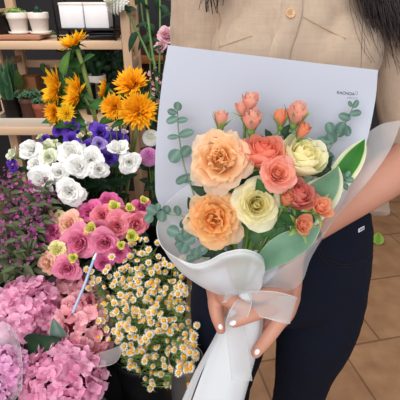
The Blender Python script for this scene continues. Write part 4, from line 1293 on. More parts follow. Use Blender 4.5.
for k, (px, py, s) in enumerate(((72, 64, .12), (108, 58, .12), (86, 66, .10), (118, 62, .09))):
    c = atY(px, 100, RY1 - .06); c.z = zc
    t, top = pot('foliage_plant', ('bushy green plant below the left white box', 'bushy dark plant below the right white box', 'bushy green plant behind the sunflower stem', 'bushy dark plant beside the rack post')[k], 'potted plant', c, .032, .03, .10, M_black_plastic, None, 0)
    rg = random.Random(60 + k); lb = MB()
    cc = atY(px, py, RY1 - .06)
    for j in range(46):
        q = cc + Vector((rg.gauss(0, s * .36), rg.gauss(0, .03), rg.gauss(-.03, s * .5)))
        a = rg.uniform(0, 6.28)
        add_leaf(lb, q, (math.cos(a), -.4, math.sin(a)), (0, -.8, .6), rg.uniform(.03, .05), rg.uniform(.018, .028), bend=.6, nv=6)
    lb.build('leaves', M_leaf_dark if k % 2 else M_leaf, t)
    sb = MB()
    for j in range(4): sb.tube([top, top.lerp(cc, .5) + Vector((rg.gauss(0, .02), 0, 0)), cc + Vector((rg.gauss(0, .03), 0, .02))], .002, 5)
    sb.build('stems', M_stem_dark, t)

# red-brown slatted crate and cabinet farther back
kx0, kx1, ky = -.235, .06, 1.66
kz = atY(150, 168, ky).z
cr = thing('brown_crate', 'dark red-brown slatted crate behind the pompon flowers', 'crate', ((kx0 + kx1) / 2, ky + .12, 0))
n_s = 6
for k in range(n_s):
    x0 = kx0 + (kx1 - kx0) * k / n_s
    mb = MB(); mb.box((x0 + .004, ky, .02), (x0 + (kx1 - kx0) / n_s - .004, ky + .014, kz), .001); mb.build('front_slat', M_darkwood, cr)
for nm, lo, hi in (('back_panel', (kx0, ky + .24, 0), (kx1, ky + .255, kz)), ('side_panel', (kx0, ky + .014, 0), (kx0 + .012, ky + .24, kz)), ('side_panel', (kx1 - .012, ky + .014, 0), (kx1, ky + .24, kz)), ('cross_rail', (kx0, ky - .012, kz - .16), (kx1, ky, kz - .12)), ('cross_rail', (kx0, ky - .012, .06), (kx1, ky, .10))):
    mb = MB(); mb.box(lo, hi, .001); mb.build(nm, M_darkwood, cr)
cab = thing('red_cabinet', 'dark red cabinet with an orange wood shelf edge far behind the tall stems', 'cabinet', (-.12, 2.3, 0))
mb = MB(); mb.box((-.38, 2.12, 0), (.12, 2.45, atY(150, 37, 2.12).z), .003); mb.build('cabinet_body', plain('dark_red', (70, 26, 26), (48, 20, 22), rough=.5), cab)
z = atY(148, 60, 2.10).z
mb = MB(); mb.box((-.39, 2.085, z - .016), (.13, 2.12, z + .020), .002); mb.build('shelf_edge', M_orangewood, cab)

# ------------------------------------------------------------------ buckets on an added black bench that keeps the gaps dark
BZ = .22
bench = thing('added_black_bench', 'low black bench under the flower buckets, added to keep the gaps dark', 'bench', (-.52, 1.0, 0))
mb = MB(); mb.box((-1.02, .34, BZ - .03), (-.055, 1.52, BZ), .003); mb.build('bench_top', M_black_plastic, bench)
for x in (-.98, -.10):
    for y in (.39, 1.47):
        mb = MB(); mb.box((x - .02, y - .02, 0), (x + .02, y + .02, BZ - .028), .002); mb.build('leg', M_black_plastic, bench)
BK = {}


def bucket(key, name, label, x, y, r, h, mat, rib=True, z=BZ):
    t = thing(name, label, 'bucket', (x, y, z), 'flower buckets')
    mb = MB()
    prof = [(0, 0), (r * .78, 0), (r * .80, .004), (r * .95, h - .02), (r * 1.0, h - .018), (r * 1.02, h - .010), (r * 1.02, h - .003), (r, h), (r * .95, h - .003), (r * .92, h - .03), (r * .76, .006), (0, .006)]
    mb.lathe(prof, (x, y, z), 36); mb.build('bucket_body', mat, t)
    wb = MB(); wb.lathe([(0, h * .62), (r * .86, h * .62)], (x, y, z), 28); wb.build('water', M_water, t)
    BK[key] = (Vector((x, y, z)), r, h)
    return t


M_water = plain('dark_water', (20, 26, 24), rough=.08, spec=.6)
bucket('hyd1', 'black_bucket', 'black bucket under the large hydrangea heads at the left', -.44, .70, .095, .20, M_black_plastic)
bucket('hyd2', 'black_bucket', 'black bucket under the lowest hydrangea head', -.285, .585, .080, .17, M_black_plastic)
bucket('hyd3', 'black_bucket', 'black bucket under the hydrangea head at the lower left corner', -.46, .495, .07, .17, M_black_plastic)
bucket('cham', 'black_bucket', 'black bucket holding the chamomile sprays', -.150, .765, .085, .22, M_black_plastic)
bucket('pink', 'black_bucket', 'black bucket under the pink and peach lisianthus', -.285, .975, .10, .28, M_black_plastic)
bucket('white', 'black_bucket', 'black bucket under the white and purple lisianthus', -.385, 1.205, .10, .32, M_black_plastic)
bucket('mag', 'black_bucket', 'black bucket under the magenta filler flowers', -.60, 1.02, .10, .28, M_black_plastic)
bucket('sun', 'black_bucket', 'black bucket under the sunflowers', -.33, 1.355, .058, .36, M_black_plastic)
bucket('mum', 'black_bucket', 'black bucket under the tall mums', -.170, 1.36, .10, .30, M_black_plastic)
gb = atY(186, 357, .585)
t = bucket('zinc', 'zinc_bucket', 'narrow grey zinc bucket beside the chamomile, touching the paper tail', gb.x, gb.y, .036, gb.z - 0.0, M_zinc, z=0)


def bk_flower(name, label, cat, group, me, px, py, d, n, key, scale=1.0, spin=None, stem_r=.0024, stem_mat=None, calyx=None, leaves=3, leaf_mat=None, leaf_L=.045, leaf_W=.02, sink=.5, part='bloom', lead=.09, cal_scale=None):
    c = at(px, py, d); n = Vector(n).normalized()
    base = c - n * (me['top'] * sink * scale)
    bc, r, h = BK[key]
    a = rng.uniform(0, 6.28); q = r * .5 * math.sqrt(rng.random())
    end = bc + Vector((q * math.cos(a), q * math.sin(a), h * .30))
    t = thing(name, label, cat, end, group)
    sp = rng.uniform(0, 6.28) if spin is None else spin
    place(part, me, t, base, n, sp, scale)
    if calyx: place('calyx', calyx, t, base, n, sp, cal_scale or scale)
    s, pts = stem_to(t, base, n, end, stem_r, stem_mat or M_stem_dark, lead=lead, n_=14)
    if leaves:
        lb = MB()
        for k in range(leaves):
            p = pts[max(4, 12 - k * 2)]
            for sgn in (-1, 1):
                aa = rng.uniform(-.9, .9)
                add_leaf(lb, p, (sgn * math.cos(aa), -.55, .4 + .6 * math.sin(aa)), (0, -.5, .85), leaf_L * rng.uniform(.7, 1.2), leaf_W * rng.uniform(.8, 1.2), bend=rng.uniform(.1, .9), nv=6)
        lb.build('leaves', leaf_mat or M_leaf_dark, t)
    return t


# ------------------------------------------------------------------ sunflowers
M_sunp = petal_mat('sunflower_petal', [(0, (240, 158, 10)), (.4, (250, 188, 18)), (1, (253, 204, 40))], transl=.35)
M_sund = petal_mat('sunflower_fluff', [(0, (226, 136, 8)), (.5, (245, 168, 14)), (1, (252, 194, 34))], transl=.3)
M_sunpy = petal_mat('sunflower_yellow', [(0, (236, 176, 16)), (.5, (248, 204, 24)), (1, (252, 220, 50))], transl=.35)


def sunflower_mesh(name, mat, R=.05, rays=24, ray_len=.8, fluff=0, seed=1, droop=90, disc=True):
    rg = random.Random(seed); mb = MB()
    rd = R * (1 - ray_len * .75)
    for l in range(2):
        daisy_petals(mb, rays // 2 + 2 * l, rd * .75, R * ray_len * (1 - .08 * l), R * .30, math.radians(78 - 14 * l), math.radians(droop - 22 * l), rg, .18, z0=.002 + .003 * l, off=.5 * l, nu=3, nv=6, cup=4, ruffle=R * .02)
    if fluff:
        for k in range(fluff):
            t = (k + .5) / fluff
            th = math.radians(6 + 82 * t ** .7)
            phi = k * 2.39996
            rows, vv = petal_grid(phi + rg.uniform(-.2, .2), rd * .9 * t ** .6, R * (.38 + .30 * t) * rg.uniform(.7, 1.25), R * .13, th * .55, th + rg.uniform(-.5, .4), 3, 0, rg, 2, 4, point=True, z0=R * .10 * (1 - t), minr=.006)
            mb.grid(rows, [.15 + .85 * v for v in vv])
    else:
        for k in range(90):
            t = (k + .5) / 90
            r = rd * math.sqrt(t)
            a = k * 2.39996
            mb.tube([(r * math.cos(a), r * math.sin(a), 0), (r * math.cos(a) * 1.05, r * math.sin(a) * 1.05, .008 + .004 * math.sin(t * 3))], [.0022, .0012], 5, pv=.1)
    me = mb.mesh(name, mat)
    me['top'] = R * .35
    return me


def sun_calyx(R):
    mb = MB(); rg = random.Random(2)
    mb.lathe([(.004, -R * .35), (R * .16, -R * .28), (R * .34, -R * .12), (R * .42, 0), (R * .30, .004)], (0, 0, 0), 16)
    daisy_petals(mb, 13, R * .30, R * .55, R * .18, math.radians(70), math.radians(80), rg, .2, z0=-R * .06, nu=2, nv=4, cup=3)
    daisy_petals(mb, 11, R * .24, R * .55, R * .18, math.radians(95), math.radians(125), rg, .2, z0=-R * .12, off=.5, nu=2, nv=4, cup=3)
    return mb.mesh('calyx', M_leaf)


sun_ray = sunflower_mesh('sunflower_bloom', M_sunp, .050, 30, .78, 60, 1, 60)
sun_fl = sunflower_mesh('sunflower_bloom', M_sund, .050, 30, .62, 190, 2, 70)
sun_fl2 = sunflower_mesh('sunflower_bloom', M_sund, .050, 26, .72, 150, 5, 75)
sun_y = sunflower_mesh('sunflower_bloom', M_sunpy, .050, 24, .5, 170, 3, 60)
scal = sun_calyx(.05)
SG = 'sunflowers'
for lab, me, px, py, d, n, s, sr in (
    ('topmost sunflower, seen from the side with green underside, on the thickest pale stem', sun_ray, 73, 42, 1.24, (-.36, -.22, .90), 1.02, .0075),
    ('sunflower facing left with long ragged petals, left of the thick pale stem', sun_ray, 54, 88, 1.22, (-.80, -.55, .25), 1.25, .004),
    ('sunflower in side view just left of the thick pale stem', sun_ray, 75, 93, 1.20, (-.72, -.52, .45), 1.15, .004),
    ('small bright yellow fluffy sunflower above the purple flowers', sun_y, 66, 113, 1.17, (.05, -.85, .5), .52, .003),
    ('small fluffy orange sunflower drooping left beside the bright yellow one', sun_fl, 53, 113, 1.19, (-.4, -.85, .2), .62, .003),
    ('small sunflower edge-on in front of the white pot', sun_ray, 104, 88, 1.24, (-.93, -.25, .25), .70, .0035),
    ('upper right sunflower with petals flung to the left', sun_fl2, 131, 83, 1.22, (-.20, -.62, .75), 1.12, .004),
    ('largest fluffy orange sunflower, facing forward at the lower right', sun_fl, 138, 111, 1.16, (.05, -.90, .42), 1.10, .004),
    ('fluffy orange sunflower left of and partly behind the largest one', sun_fl, 113, 107, 1.19, (-.25, -.88, .40), .80, .004)):
    bk_flower('sunflower', lab, 'sunflower', SG, me, px, py, d, n, 'sun', s, None, sr, M_stem_pale, scal, 1, M_leaf, .075, .045, sink=.4, lead=.10)
# big leaf by the topmost head
t = thing('sunflower_leaf_stem', 'single broad green sunflower leaf left of the thick pale stem', 'leaf', at(80, 120, 1.26))
lb = MB(); add_leaf(lb, at(63, 76, 1.25), (-.0 + .25, -.1, 1), (-.5, -.9, .3), .085, .038, bend=.5); lb.build('leaf_blade', M_leaf_mid, t)
lb = MB(); lb.tube(crom([at(80, 120, 1.26), at(72, 96, 1.26), at(63, 76, 1.25)], 5), .0018, 6); lb.build('leaf_stalk', M_stem, t)

# ------------------------------------------------------------------ lisianthus
M_lw = petal_mat('lisianthus_white', [(0, (226, 232, 196)), (.3, (246, 246, 240)), (1, (252, 251, 252))], transl=.3, var=.02)
M_lg = petal_mat('lisianthus_green_white', [(0, (190, 208, 140)), (.5, (226, 232, 196)), (1, (246, 246, 232))], transl=.3, var=.03)
M_lp = petal_mat('lisianthus_purple', [(0, (70, 44, 140)), (.5, (92, 56, 176)), (1, (112, 72, 196))], transl=.25)
M_ll = petal_mat('lisianthus_lilac', [(0, (120, 96, 176)), (.5, (148, 122, 200)), (1, (176, 154, 216))], transl=.25)
M_lk = petal_mat('lisianthus_pink', [(0, (212, 90, 136)), (.5, (230, 118, 160)), (1, (240, 156, 186))], transl=.3)
M_lm = petal_mat('lisianthus_magenta', [(0, (198, 62, 126)), (.5, (218, 88, 152)), (1, (234, 128, 178))], transl=.3)
M_lc = petal_mat('lisianthus_coral', [(0, (226, 98, 126)), (.5, (236, 124, 146)), (1, (243, 158, 172))], transl=.3)
M_lpe = petal_mat('lisianthus_peach', [(0, (240, 190, 140)), (.5, (246, 192, 164)), (1, (248, 206, 186))], transl=.3)
M_ly = petal_mat('lisianthus_pale_yellow', [(0, (228, 226, 130)), (.5, (242, 236, 160)), (1, (248, 242, 192))], transl=.3)
M_lyg = petal_mat('lisianthus_lime', [(0, (196, 206, 74)), (.5, (218, 222, 96)), (1, (232, 232, 130))], transl=.3)
M_budg = petal_mat('bud_green_white', [(0, (156, 180, 104)), (.6, (206, 216, 160)), (1, (232, 232, 206))], transl=.25)
M_budp = petal_mat('bud_mauve', [(0, (160, 168, 120)), (.6, (190, 176, 180)), (1, (206, 190, 206))], transl=.25)
lis = {}


def liset(key, mat, seed):
    lis[key] = [rose_mesh('lisianthus_bloom', mat, N=25, R=.030, opn=.66, ruffle=.10, seed=seed + j, core=.35, jit=.38, freq=1.4, L0=.7, L1=1.2, W0=.9, W1=1.7, cup=1.3, pvw=(.7, .3), nu=6, nv=6) for j in range(2)]
    lis[key].append(rose_mesh('lisianthus_bloom', mat, N=13, R=.022, opn=.22, ruffle=.07, seed=seed + 7, core=.1, jit=.15, freq=1.4, L0=1.5, L1=1.9, W0=1.2, W1=2.1, cup=1.15, pvw=(.8, .2), nu=6, nv=6))


for k, m, s in (('w', M_lw, 100), ('g', M_lg, 110), ('p', M_lp, 120), ('l', M_ll, 130), ('k', M_lk, 140), ('m', M_lm, 150), ('c', M_lc, 160), ('pe', M_lpe, 170), ('y', M_ly, 180), ('yg', M_lyg, 190), ('bg', M_budg, 200), ('bp', M_budp, 210)):
    liset(k, m, s)
lcal = calyx_mesh('calyx', .009, .012, .2, 5, 8)
LW = 'white lisianthus'; LPu = 'purple lisianthus'; LPk = 'pink and peach lisianthus'; LB = 'lisianthus buds'
# (label, key, variant, px, py, size_px, d, normal)
for lab, key, var, px, py, s, d, n in (
    ('greenish white lisianthus cup at the far left of the white cluster', 'g', 2, 13, 154, 15, 1.16, (-.6, -.35, .65)),
    ('open white lisianthus facing forward, upper left, with a yellow centre', 'w', 0, 30, 149, 20, 1.14, (-.1, -.85, .5)),
    ('creamy white lisianthus behind the upper left open one', 'g', 1, 48, 148, 20, 1.18, (.1, -.6, .8)),
    ('small white lisianthus with greenish centre in the middle left', 'g', 0, 48, 157, 15, 1.13, (-.1, -.85, .5)),
    ('white lisianthus below the upper left open one', 'w', 1, 34, 164, 17, 1.13, (-.35, -.75, .5)),
    ('large white lisianthus at the lower left of the white cluster', 'w', 0, 41, 181, 26, 1.09, (-.2, -.85, .45)),
    ('white lisianthus between the lower left large bloom and the lowest bloom', 'w', 1, 58, 172, 19, 1.10, (0, -.85, .5)),
    ('large white lisianthus at the top centre of the white cluster', 'w', 1, 72, 152, 26, 1.14, (.05, -.65, .75)),
    ('white lisianthus in the centre of the white cluster', 'w', 0, 78, 166, 22, 1.10, (0, -.85, .5)),
    ('white lisianthus right of centre in the white cluster', 'w', 1, 91, 160, 22, 1.12, (.2, -.8, .5)),
    ('white lisianthus at the right edge of the white cluster', 'w', 0, 100, 169, 18, 1.12, (.5, -.7, .4)),
    ('lowest white lisianthus with a yellow slit of a centre', 'w', 0, 69, 192, 25, 1.06, (.15, -.9, .35)),
    ('white lisianthus cup with green base standing apart among the purple ones', 'w', 2, 118, 148, 18, 1.14, (.1, -.45, .85)),
    ('round white lisianthus standing apart at the right, near the pompons', 'w', 1, 129, 162, 19, 1.13, (.15, -.9, .35))):
    t = bk_flower('white_lisianthus', lab, 'lisianthus', LW, lis[key][var], px, py, d, n, 'white', 1.2 * (s / 2 / FPX * d) / (.030 if var < 2 else .022), None, .002, M_stem_dark, lcal, 4, None, .055, .026, sink=.55)
for lab, key, var, px, py, s, d, n in (
    ('purple lisianthus tucked under the leftmost white cup', 'p', 0, 12, 166, 15, 1.16, (-.3, -.8, .3)),
    ('purple lisianthus above the white cluster, left of the yellow sunflower', 'p', 0, 58, 129, 15, 1.22, (-.2, -.75, .6)),
    ('purple lisianthus directly below the bright yellow sunflower', 'p', 1, 72, 127, 20, 1.21, (0, -.7, .7)),
    ('purple lisianthus peeking over the top of the white cluster', 'p', 0, 71, 139, 18, 1.19, (0, -.75, .6)),
    ('largest purple lisianthus, right of centre behind the green buds', 'p', 1, 100, 133, 23, 1.18, (.1, -.8, .55)),
    ('pale lilac lisianthus under the largest purple one', 'l', 0, 99, 144, 15, 1.14, (.1, -.85, .4)),
    ('purple lisianthus behind the white cup that stands apart', 'p', 0, 118, 138, 21, 1.20, (.3, -.7, .6)),
    ('deep purple lisianthus in shade right of the white cluster', 'p', 1, 110, 158, 18, 1.18, (.2, -.8, .4)),
    ('purple lisianthus at the left of the white cluster top edge', 'p', 0, 45, 139, 12, 1.21, (-.2, -.7, .6)),
    ('small purple lisianthus in front of the pale lilac one', 'p', 1, 88, 146, 15, 1.17, (-.1, -.8, .5))):
    bk_flower('purple_lisianthus', lab, 'lisianthus', LPu, lis[key][var], px, py, d, n, 'white', (s / 2 / FPX * d) / .030, None, .002, M_stem_dark, lcal, 3, None, .055, .024, sink=.55)
for lab, key, px, py, s, d, n in (
    ('green bud left above the white cluster', 'bg', 40, 137, 8, 1.18, (-.3, -.3, .9)),
    ('green bud between the purple blooms above the white cluster', 'bg', 55, 142, 8, 1.16, (.1, -.4, .9)),
    ('tall slim green bud in front of the purple blooms', 'bg', 80, 136, 9, 1.15, (-.1, -.3, .9)),
    ('short green bud right of the tall slim bud', 'bg', 90, 134, 7, 1.15, (.1, -.3, .9)),
    ('pale mauve bud above the tall slim green bud', 'bp', 89, 123, 9, 1.18, (0, -.3, .9)),
    ('mauve bud left of the largest fluffy sunflower', 'bp', 109, 129, 8, 1.16, (-.1, -.3, .9)),
    ('green bud between two mauve buds under the sunflower', 'bg', 116, 130, 8, 1.16, (0, -.3, .9)),
    ('grey mauve bud under the largest fluffy sunflower', 'bp', 124, 132, 9, 1.15, (.2, -.3, .9))):
    bk_flower('lisianthus_bud', lab, 'flower bud', LB, lis[key][2], px, py, d, n, 'white', (s / 2 / FPX * d) / .022 * .8, None, .0014, M_stem, lcal, 0, sink=.5, part='bud')
for lab, key, var, px, py, s, d, n in (
    ('largest pink lisianthus, front left centre of the pink cluster', 'k', 0, 79, 243, 30, 1.00, (-.1, -.9, .4)),
    ('magenta lisianthus at the left edge above the pale yellow one', 'm', 1, 52, 233, 20, 1.04, (-.5, -.75, .45)),
    ('peach lisianthus at the upper left of the pink cluster', 'pe', 0, 68, 224, 23, 1.04, (-.2, -.75, .65)),
    ('cream peach lisianthus behind the upper left peach one', 'y', 1, 58, 219, 15, 1.07, (-.4, -.6, .7)),
    ('pale yellow lisianthus at the left of the largest pink bloom', 'y', 0, 56, 250, 17, 1.00, (-.3, -.85, .4)),
    ('peach pink lisianthus lowest at the left edge', 'pe', 1, 46, 263, 20, 1.00, (-.55, -.75, .3)),
    ('pink lisianthus lowest, above the film of the hydrangeas', 'k', 1, 67, 269, 22, .98, (-.05, -.9, .35)),
    ('dark pink lisianthus at the top left of the pink cluster', 'm', 0, 88, 212, 20, 1.07, (-.2, -.65, .7)),
    ('coral pink lisianthus below the dark pink top ones', 'c', 1, 102, 215, 21, 1.05, (0, -.75, .65)),
    ('topmost pink lisianthus of the pink cluster', 'm', 1, 108, 201, 20, 1.09, (.1, -.55, .8)),
    ('large coral pink lisianthus in the centre right of the pink cluster', 'c', 0, 118, 226, 24, 1.02, (.15, -.85, .5)),
    ('pink lisianthus below the large coral pink centre right bloom', 'k', 1, 105, 243, 24, .99, (.1, -.9, .35)),
    ('pink lisianthus above the lime bud at the upper right', 'c', 1, 124, 214, 17, 1.06, (.2, -.7, .65)),
    ('coral pink lisianthus at the right edge of the pink cluster', 'c', 0, 137, 224, 22, 1.03, (.5, -.75, .45)),
    ('pink lisianthus between the large pink and large coral blooms', 'k', 0, 99, 230, 20, 1.03, (0, -.85, .5)),
    ('small pink lisianthus at the upper right near the paper', 'm', 0, 142, 207, 15, 1.07, (.4, -.6, .65)),
    ('pink lisianthus at the bottom, next to the chamomile', 'm', 1, 119, 252, 18, .99, (.2, -.9, .3)),
    ('mauve pink lisianthus low beside the chamomile tips', 'm', 0, 104, 264, 15, .99, (.1, -.9, .3))):
    bk_flower('pink_lisianthus', lab, 'lisianthus', LPk, lis[key][var], px, py, d, n, 'pink', 1.25 * (s / 2 / FPX * d) / .030, None, .002, M_stem_dark, lcal, 3, None, .05, .024, sink=.55)
for lab, px, py, s, d, n in (
    ('lime yellow bud right of the upper peach bloom', 91, 229, 14, 1.00, (-.2, -.7, .6)),
    ('lime yellow bud at the top of the pink cluster', 114, 206, 12, 1.04, (0, -.5, .8)),
    ('olive lime bud right of the top lime bud', 130, 208, 10, 1.05, (.2, -.5, .8)),
    ('lime yellow bud at the lower right of the pink cluster', 132, 236, 13, .98, (.3, -.7, .6)),
    ('small lime bud in front at the bottom right of the pink cluster', 121, 245, 9, .97, (.1, -.7, .7)),
    ('small lime bud at the far upper right of the pink cluster', 144, 200, 9, 1.06, (.3, -.4, .8)),
    ('lime bud under the largest pink bloom', 73, 258, 10, .97, (0, -.7, .5))):
    bk_flower('lisianthus_bud', lab, 'flower bud', LB, lis['yg'][2], px, py, d, n, 'pink', (s / 2 / FPX * d) / .022, None, .0014, M_stem, lcal, 0, sink=.5, part='bud')

# ------------------------------------------------------------------ pompons and tall mums
M_pw = petal_mat('pompon_white', [(0, (222, 226, 196)), (.4, (244, 244, 238)), (1, (250, 250, 248))], transl=.3, var=.02)
M_pk = petal_mat('pompon_pink', [(0, (176, 84, 156)), (.5, (206, 128, 188)), (1, (226, 160, 208))], transl=.3)


def pompon_mesh(name, mat, R, N, seed):
    rg = random.Random(seed); mb = MB()
    for k in range(N):
        t = (k + .5) / N
        cz = 1 - 1.55 * t
        th = math.acos(cz); phi = k * 2.39996
        m2 = MB()
        rows, vv = petal_grid(0, .0, R * .42, R * .34, .05, .35, 3, 0, rg, 3, 4, tip=.3, minr=.02)
        m2.grid(rows, vv)
        M = Matrix.Rotation(phi, 3, 'Z') @ Matrix.Rotation(th, 3, 'Y')
        o = M @ Vector((0, 0, R * .62))
        mb.add([M @ (Vector((v[0], v[1], v[2]))) + o + Vector((0, 0, R * .8)) for v in m2.v], m2.f, m2.p)
    mb.ell((0, 0, R * .8), (R * .66,) * 3, seg=12, rings=8, pv=.2)
    me = mb.mesh(name, mat); me['top'] = R * 1.6
    return me


pomw = pompon_mesh('pompon_bloom', M_pw, .028, 150, 1)
pomk = pompon_mesh('pompon_bloom', M_pk, .030, 170, 2)
bk_flower('white_pompon', 'white pompon flower above the pink pompon beside the paper wrap', 'pompon', 'pompon flowers', pomw, 151, 138, 1.22, (.1, -.5, .85), 'mum', (8.5 / FPX * 1.22) / .028, None, .0022, M_stem, None, 3, M_leaf_dark, .06, .03, sink=.5)
bk_flower('pink_pompon', 'mauve pink pompon flower below the white pompon beside the paper wrap', 'pompon', 'pompon flowers', pomk, 149, 157, 1.20, (.1, -.6, .75), 'mum', (9.5 / FPX * 1.20) / .030, None, .0022, M_stem, None, 4, M_leaf_dark, .06, .03, sink=.5)
TM = 'tall mum stems'


def tall(label, px_pts, me, scale, r, nleaf, seed, matleaf=None, name='tall_mum'):
    rg = random.Random(seed)
    P = [at(*p) for p in px_pts]
    bc, rr, h = BK['mum']
    P = P + [bc + Vector((rg.uniform(-.04, .04), rg.uniform(-.03, .03), h * .3))]
    pts = crom(P, 7)
    t = thing(name, label, 'flower', pts[-1], TM)
    sb = MB(); sb.tube(pts, r, 8)
    for k in range(3, len(pts) - 10, 5):      # leaf nodes on the stem
        sb.ell(pts[k], (r * 1.35,) * 3, seg=8, rings=6)
    sb.build('stem', plain('mum_stem', (92, 124, 66), (74, 104, 54), rough=.5) if 'mum_stem' not in bpy.data.materials else bpy.data.materials['mum_stem'], t)
    n = (pts[0] - pts[2]).normalized()
    place('bloom', me, t, pts[0] - n * me['top'] * scale * .5, n, 0, scale)
    lb = MB()
    for k in range(nleaf):
        p = pts[rg.randint(1, max(2, len(pts) // 2))]
        a = rg.uniform(0, 6.28)
        add_leaf(lb, p, (math.cos(a), -.3, .5 * math.sin(a)), (0, -.5, .9), rg.uniform(.04, .08), rg.uniform(.02, .035), bend=rg.uniform(.3, 1.2), nv=6)
    if nleaf: lb.build('leaves', matleaf or M_leaf_dark, t)
    return t


tall('white mum nodding at the top of the rack post on a slanting stem', [(117, 1, 1.36), (126, 10, 1.38), (139, 35, 1.40), (149, 58, 1.40), (156, 86, 1.38)], pomw, (13 / FPX * 1.36) / .028, .0042, 5, 1)
tall('tall straight green mum stem running up out of the picture', [(140, -60, 1.42), (145, -10, 1.42), (150, 35, 1.42), (155, 70, 1.40), (158, 100, 1.38)], pomw, 1, .0052, 9, 2)
tall('second tall green mum stem, close beside the shirt sleeve', [(160, -60, 1.44), (160, -10, 1.44), (160, 40, 1.44), (159, 80, 1.42)], pomw, 1, .0036, 8, 3)
tall('tall leafy mum stem behind the rack post', [(138, -40, 1.5), (140, -10, 1.5), (143, 20, 1.5), (150, 60, 1.48)], pomw, .9, .0036, 12, 4)
pkb = rose_mesh('background_bloom', petal_mat('pale_pink_bloom', [(0, (214, 150, 166)), (1, (238, 196, 206))]), N=22, R=.030, opn=.6, ruffle=.06, seed=300, jit=.2)
bk_flower('background_rose', 'pale pink bloom half hidden behind the sleeve and the paper corner', 'flower', TM, pkb, 167, 36, 1.42, (.2, -.7, .6), 'mum', 1.2, None, .0025, M_stem_dark, None, 3)
bk_flower('background_rose', 'small pale pink bloom at the paper corner, lower of the two beside the sleeve', 'flower', TM, pkb, 161, 47, 1.42, (-.2, -.7, .6), 'mum', .8, None, .0025, M_stem_dark, None, 3)
# small blush filler blossoms near the paper's left edge
M_blush = petal_mat('blush_floret', [(0, (214, 150, 140)), (1, (238, 200, 196))])


def floret_mesh(name, mat, n=5, R=.006, seed=1, open_=70):
    rg = random.Random(seed); mb = MB()
    daisy_petals(mb, n, R * .1, R, R * .75, math.radians(open_ - 25), math.radians(open_ + 15), rg, .1, nu=2, nv=3, cup=2)
    return mb


fl = floret_mesh('f', M_blush)


def filler(label, name, key, heads, fm, mats, group, cat, R=1.0, stem_mat=None, leafmat=None, lw=(.02, .008), nl=10, seed=1, spread=.02, per=14):
    """branching sprig: florets massed at head points (px, py, d)"""
    rg = random.Random(seed)
    bc, r, h = BK[key]
    end = bc + Vector((rg.uniform(-.4, .4) * r, rg.uniform(-.4, .4) * r, h * .3))
    t = thing(name, label, cat, end, group)
    sb = MB(); lb = MB()
    H = [at(*p) for p in heads]
    mid = sum(H, Vector()) / len(H)
    fork = mid.lerp(end, .35) + Vector((0, 0, -.01))
    sb.tube(bez(end, end.lerp(fork, .5) + Vector((0, 0, .03)), fork - Vector((0, 0, .02)), fork, 8), .0018, 6)
    for q in H:
        pts = bez(fork, fork + Vector((0, 0, .03)), q - Vector((0, 0, .03)), q, 6)
        sb.tube(pts, .0010, 5)
        fb_ = MB()
        for k in range(per):
            o = q + Vector((rg.gauss(0, spread), rg.gauss(0, spread), rg.gauss(0, spread * 1.1)))
            nn = (o - q).normalized() + Vector((0, -.7, .5))
            R_ = Vector((0, 0, 1)).rotation_difference(nn.normalized()).to_matrix() @ Matrix.Rotation(rg.uniform(0, 6), 3, 'Z')
            s = R * rg.uniform(.7, 1.2)
            vs = rg.uniform(0, .8)
            fb_.add([o + R_ @ (Vector(v) * s) for v in fm.v], fm.f, [min(1, .3 * p + vs) for p in fm.p])
        tag(fb_.build('floret_cluster', mats, t), kind='stuff')
        for k in range(nl):
            p = pts[rg.randint(1, 6)] + Vector((rg.gauss(0, .008), rg.gauss(0, .008), 0))
            a = rg.uniform(0, 6.28)
            add_leaf(lb, p, (math.cos(a), -.4, .2 + math.sin(a) * .6), (0, -.5, .85), lw[0] * rg.uniform(.7, 1.4), lw[1] * rg.uniform(.8, 1.3), bend=.5, nv=5, nu=2)
    sb.build('stem', stem_mat or M_stem_dark, t)
    lb.build('leaves', leafmat or M_leaf_dark, t)
    return t


filler('blush filler sprig of tiny pale flowers left of the paper edge', 'blush_sprig', 'mum', [(155, 76, 1.36), (148, 82, 1.36), (153, 92, 1.34), (158, 84, 1.38), (150, 100, 1.33)], fl, M_blush, None, 'flower', 1.2, None, M_leaf_dark, (.03, .014), 14, 5, .014, 9)
M_leafdull = petal_mat('dull_leaf', [(0, (96, 104, 70)), (1, (70, 82, 58))], transl=.15, var=.2)
# magenta filler
M_mag = petal_mat('magenta_floret', [(0, (112, 44, 94)), (.5, (154, 66, 128)), (1, (196, 112, 172))], transl=.25)
rg0 = random.Random(77)
spots = [[(4, 182), (12, 178), (10, 190)], [(20, 186), (28, 184), (24, 194)], [(33, 192), (40, 196), (36, 203)], [(6, 200), (14, 204), (2, 208)], [(22, 202), (30, 210), (26, 216)], [(38, 212), (44, 206), (42, 220)], [(10, 216), (18, 222), (6, 226)], [(28, 228), (36, 226), (32, 236)], [(4, 238), (12, 234), (2, 246)], [(18, 240), (24, 246), (14, 252)], [(40, 188), (47, 192), (50, 200)], [(2, 262), (10, 262), (18, 264)], [(30, 250), (38, 244), (28, 260)]]
for k, hs in enumerate(spots):
    hp = [(x + rg0.uniform(-2, 2), y + rg0.uniform(-2, 2), 1.10 - (y - 180) * .0013 + rg0.uniform(-.03, .03)) for x, y in hs]
    pale = k in (3, 8)
    filler('magenta filler sprig of tiny flowers among dull green leaves at the left edge', 'magenta_sprig', 'mag', hp, fl, M_mag, 'magenta filler sprigs', 'flower', .80, None, M_leafdull, (.034, .012), 14, 400 + k, .015, (24 if k < 9 else 7))

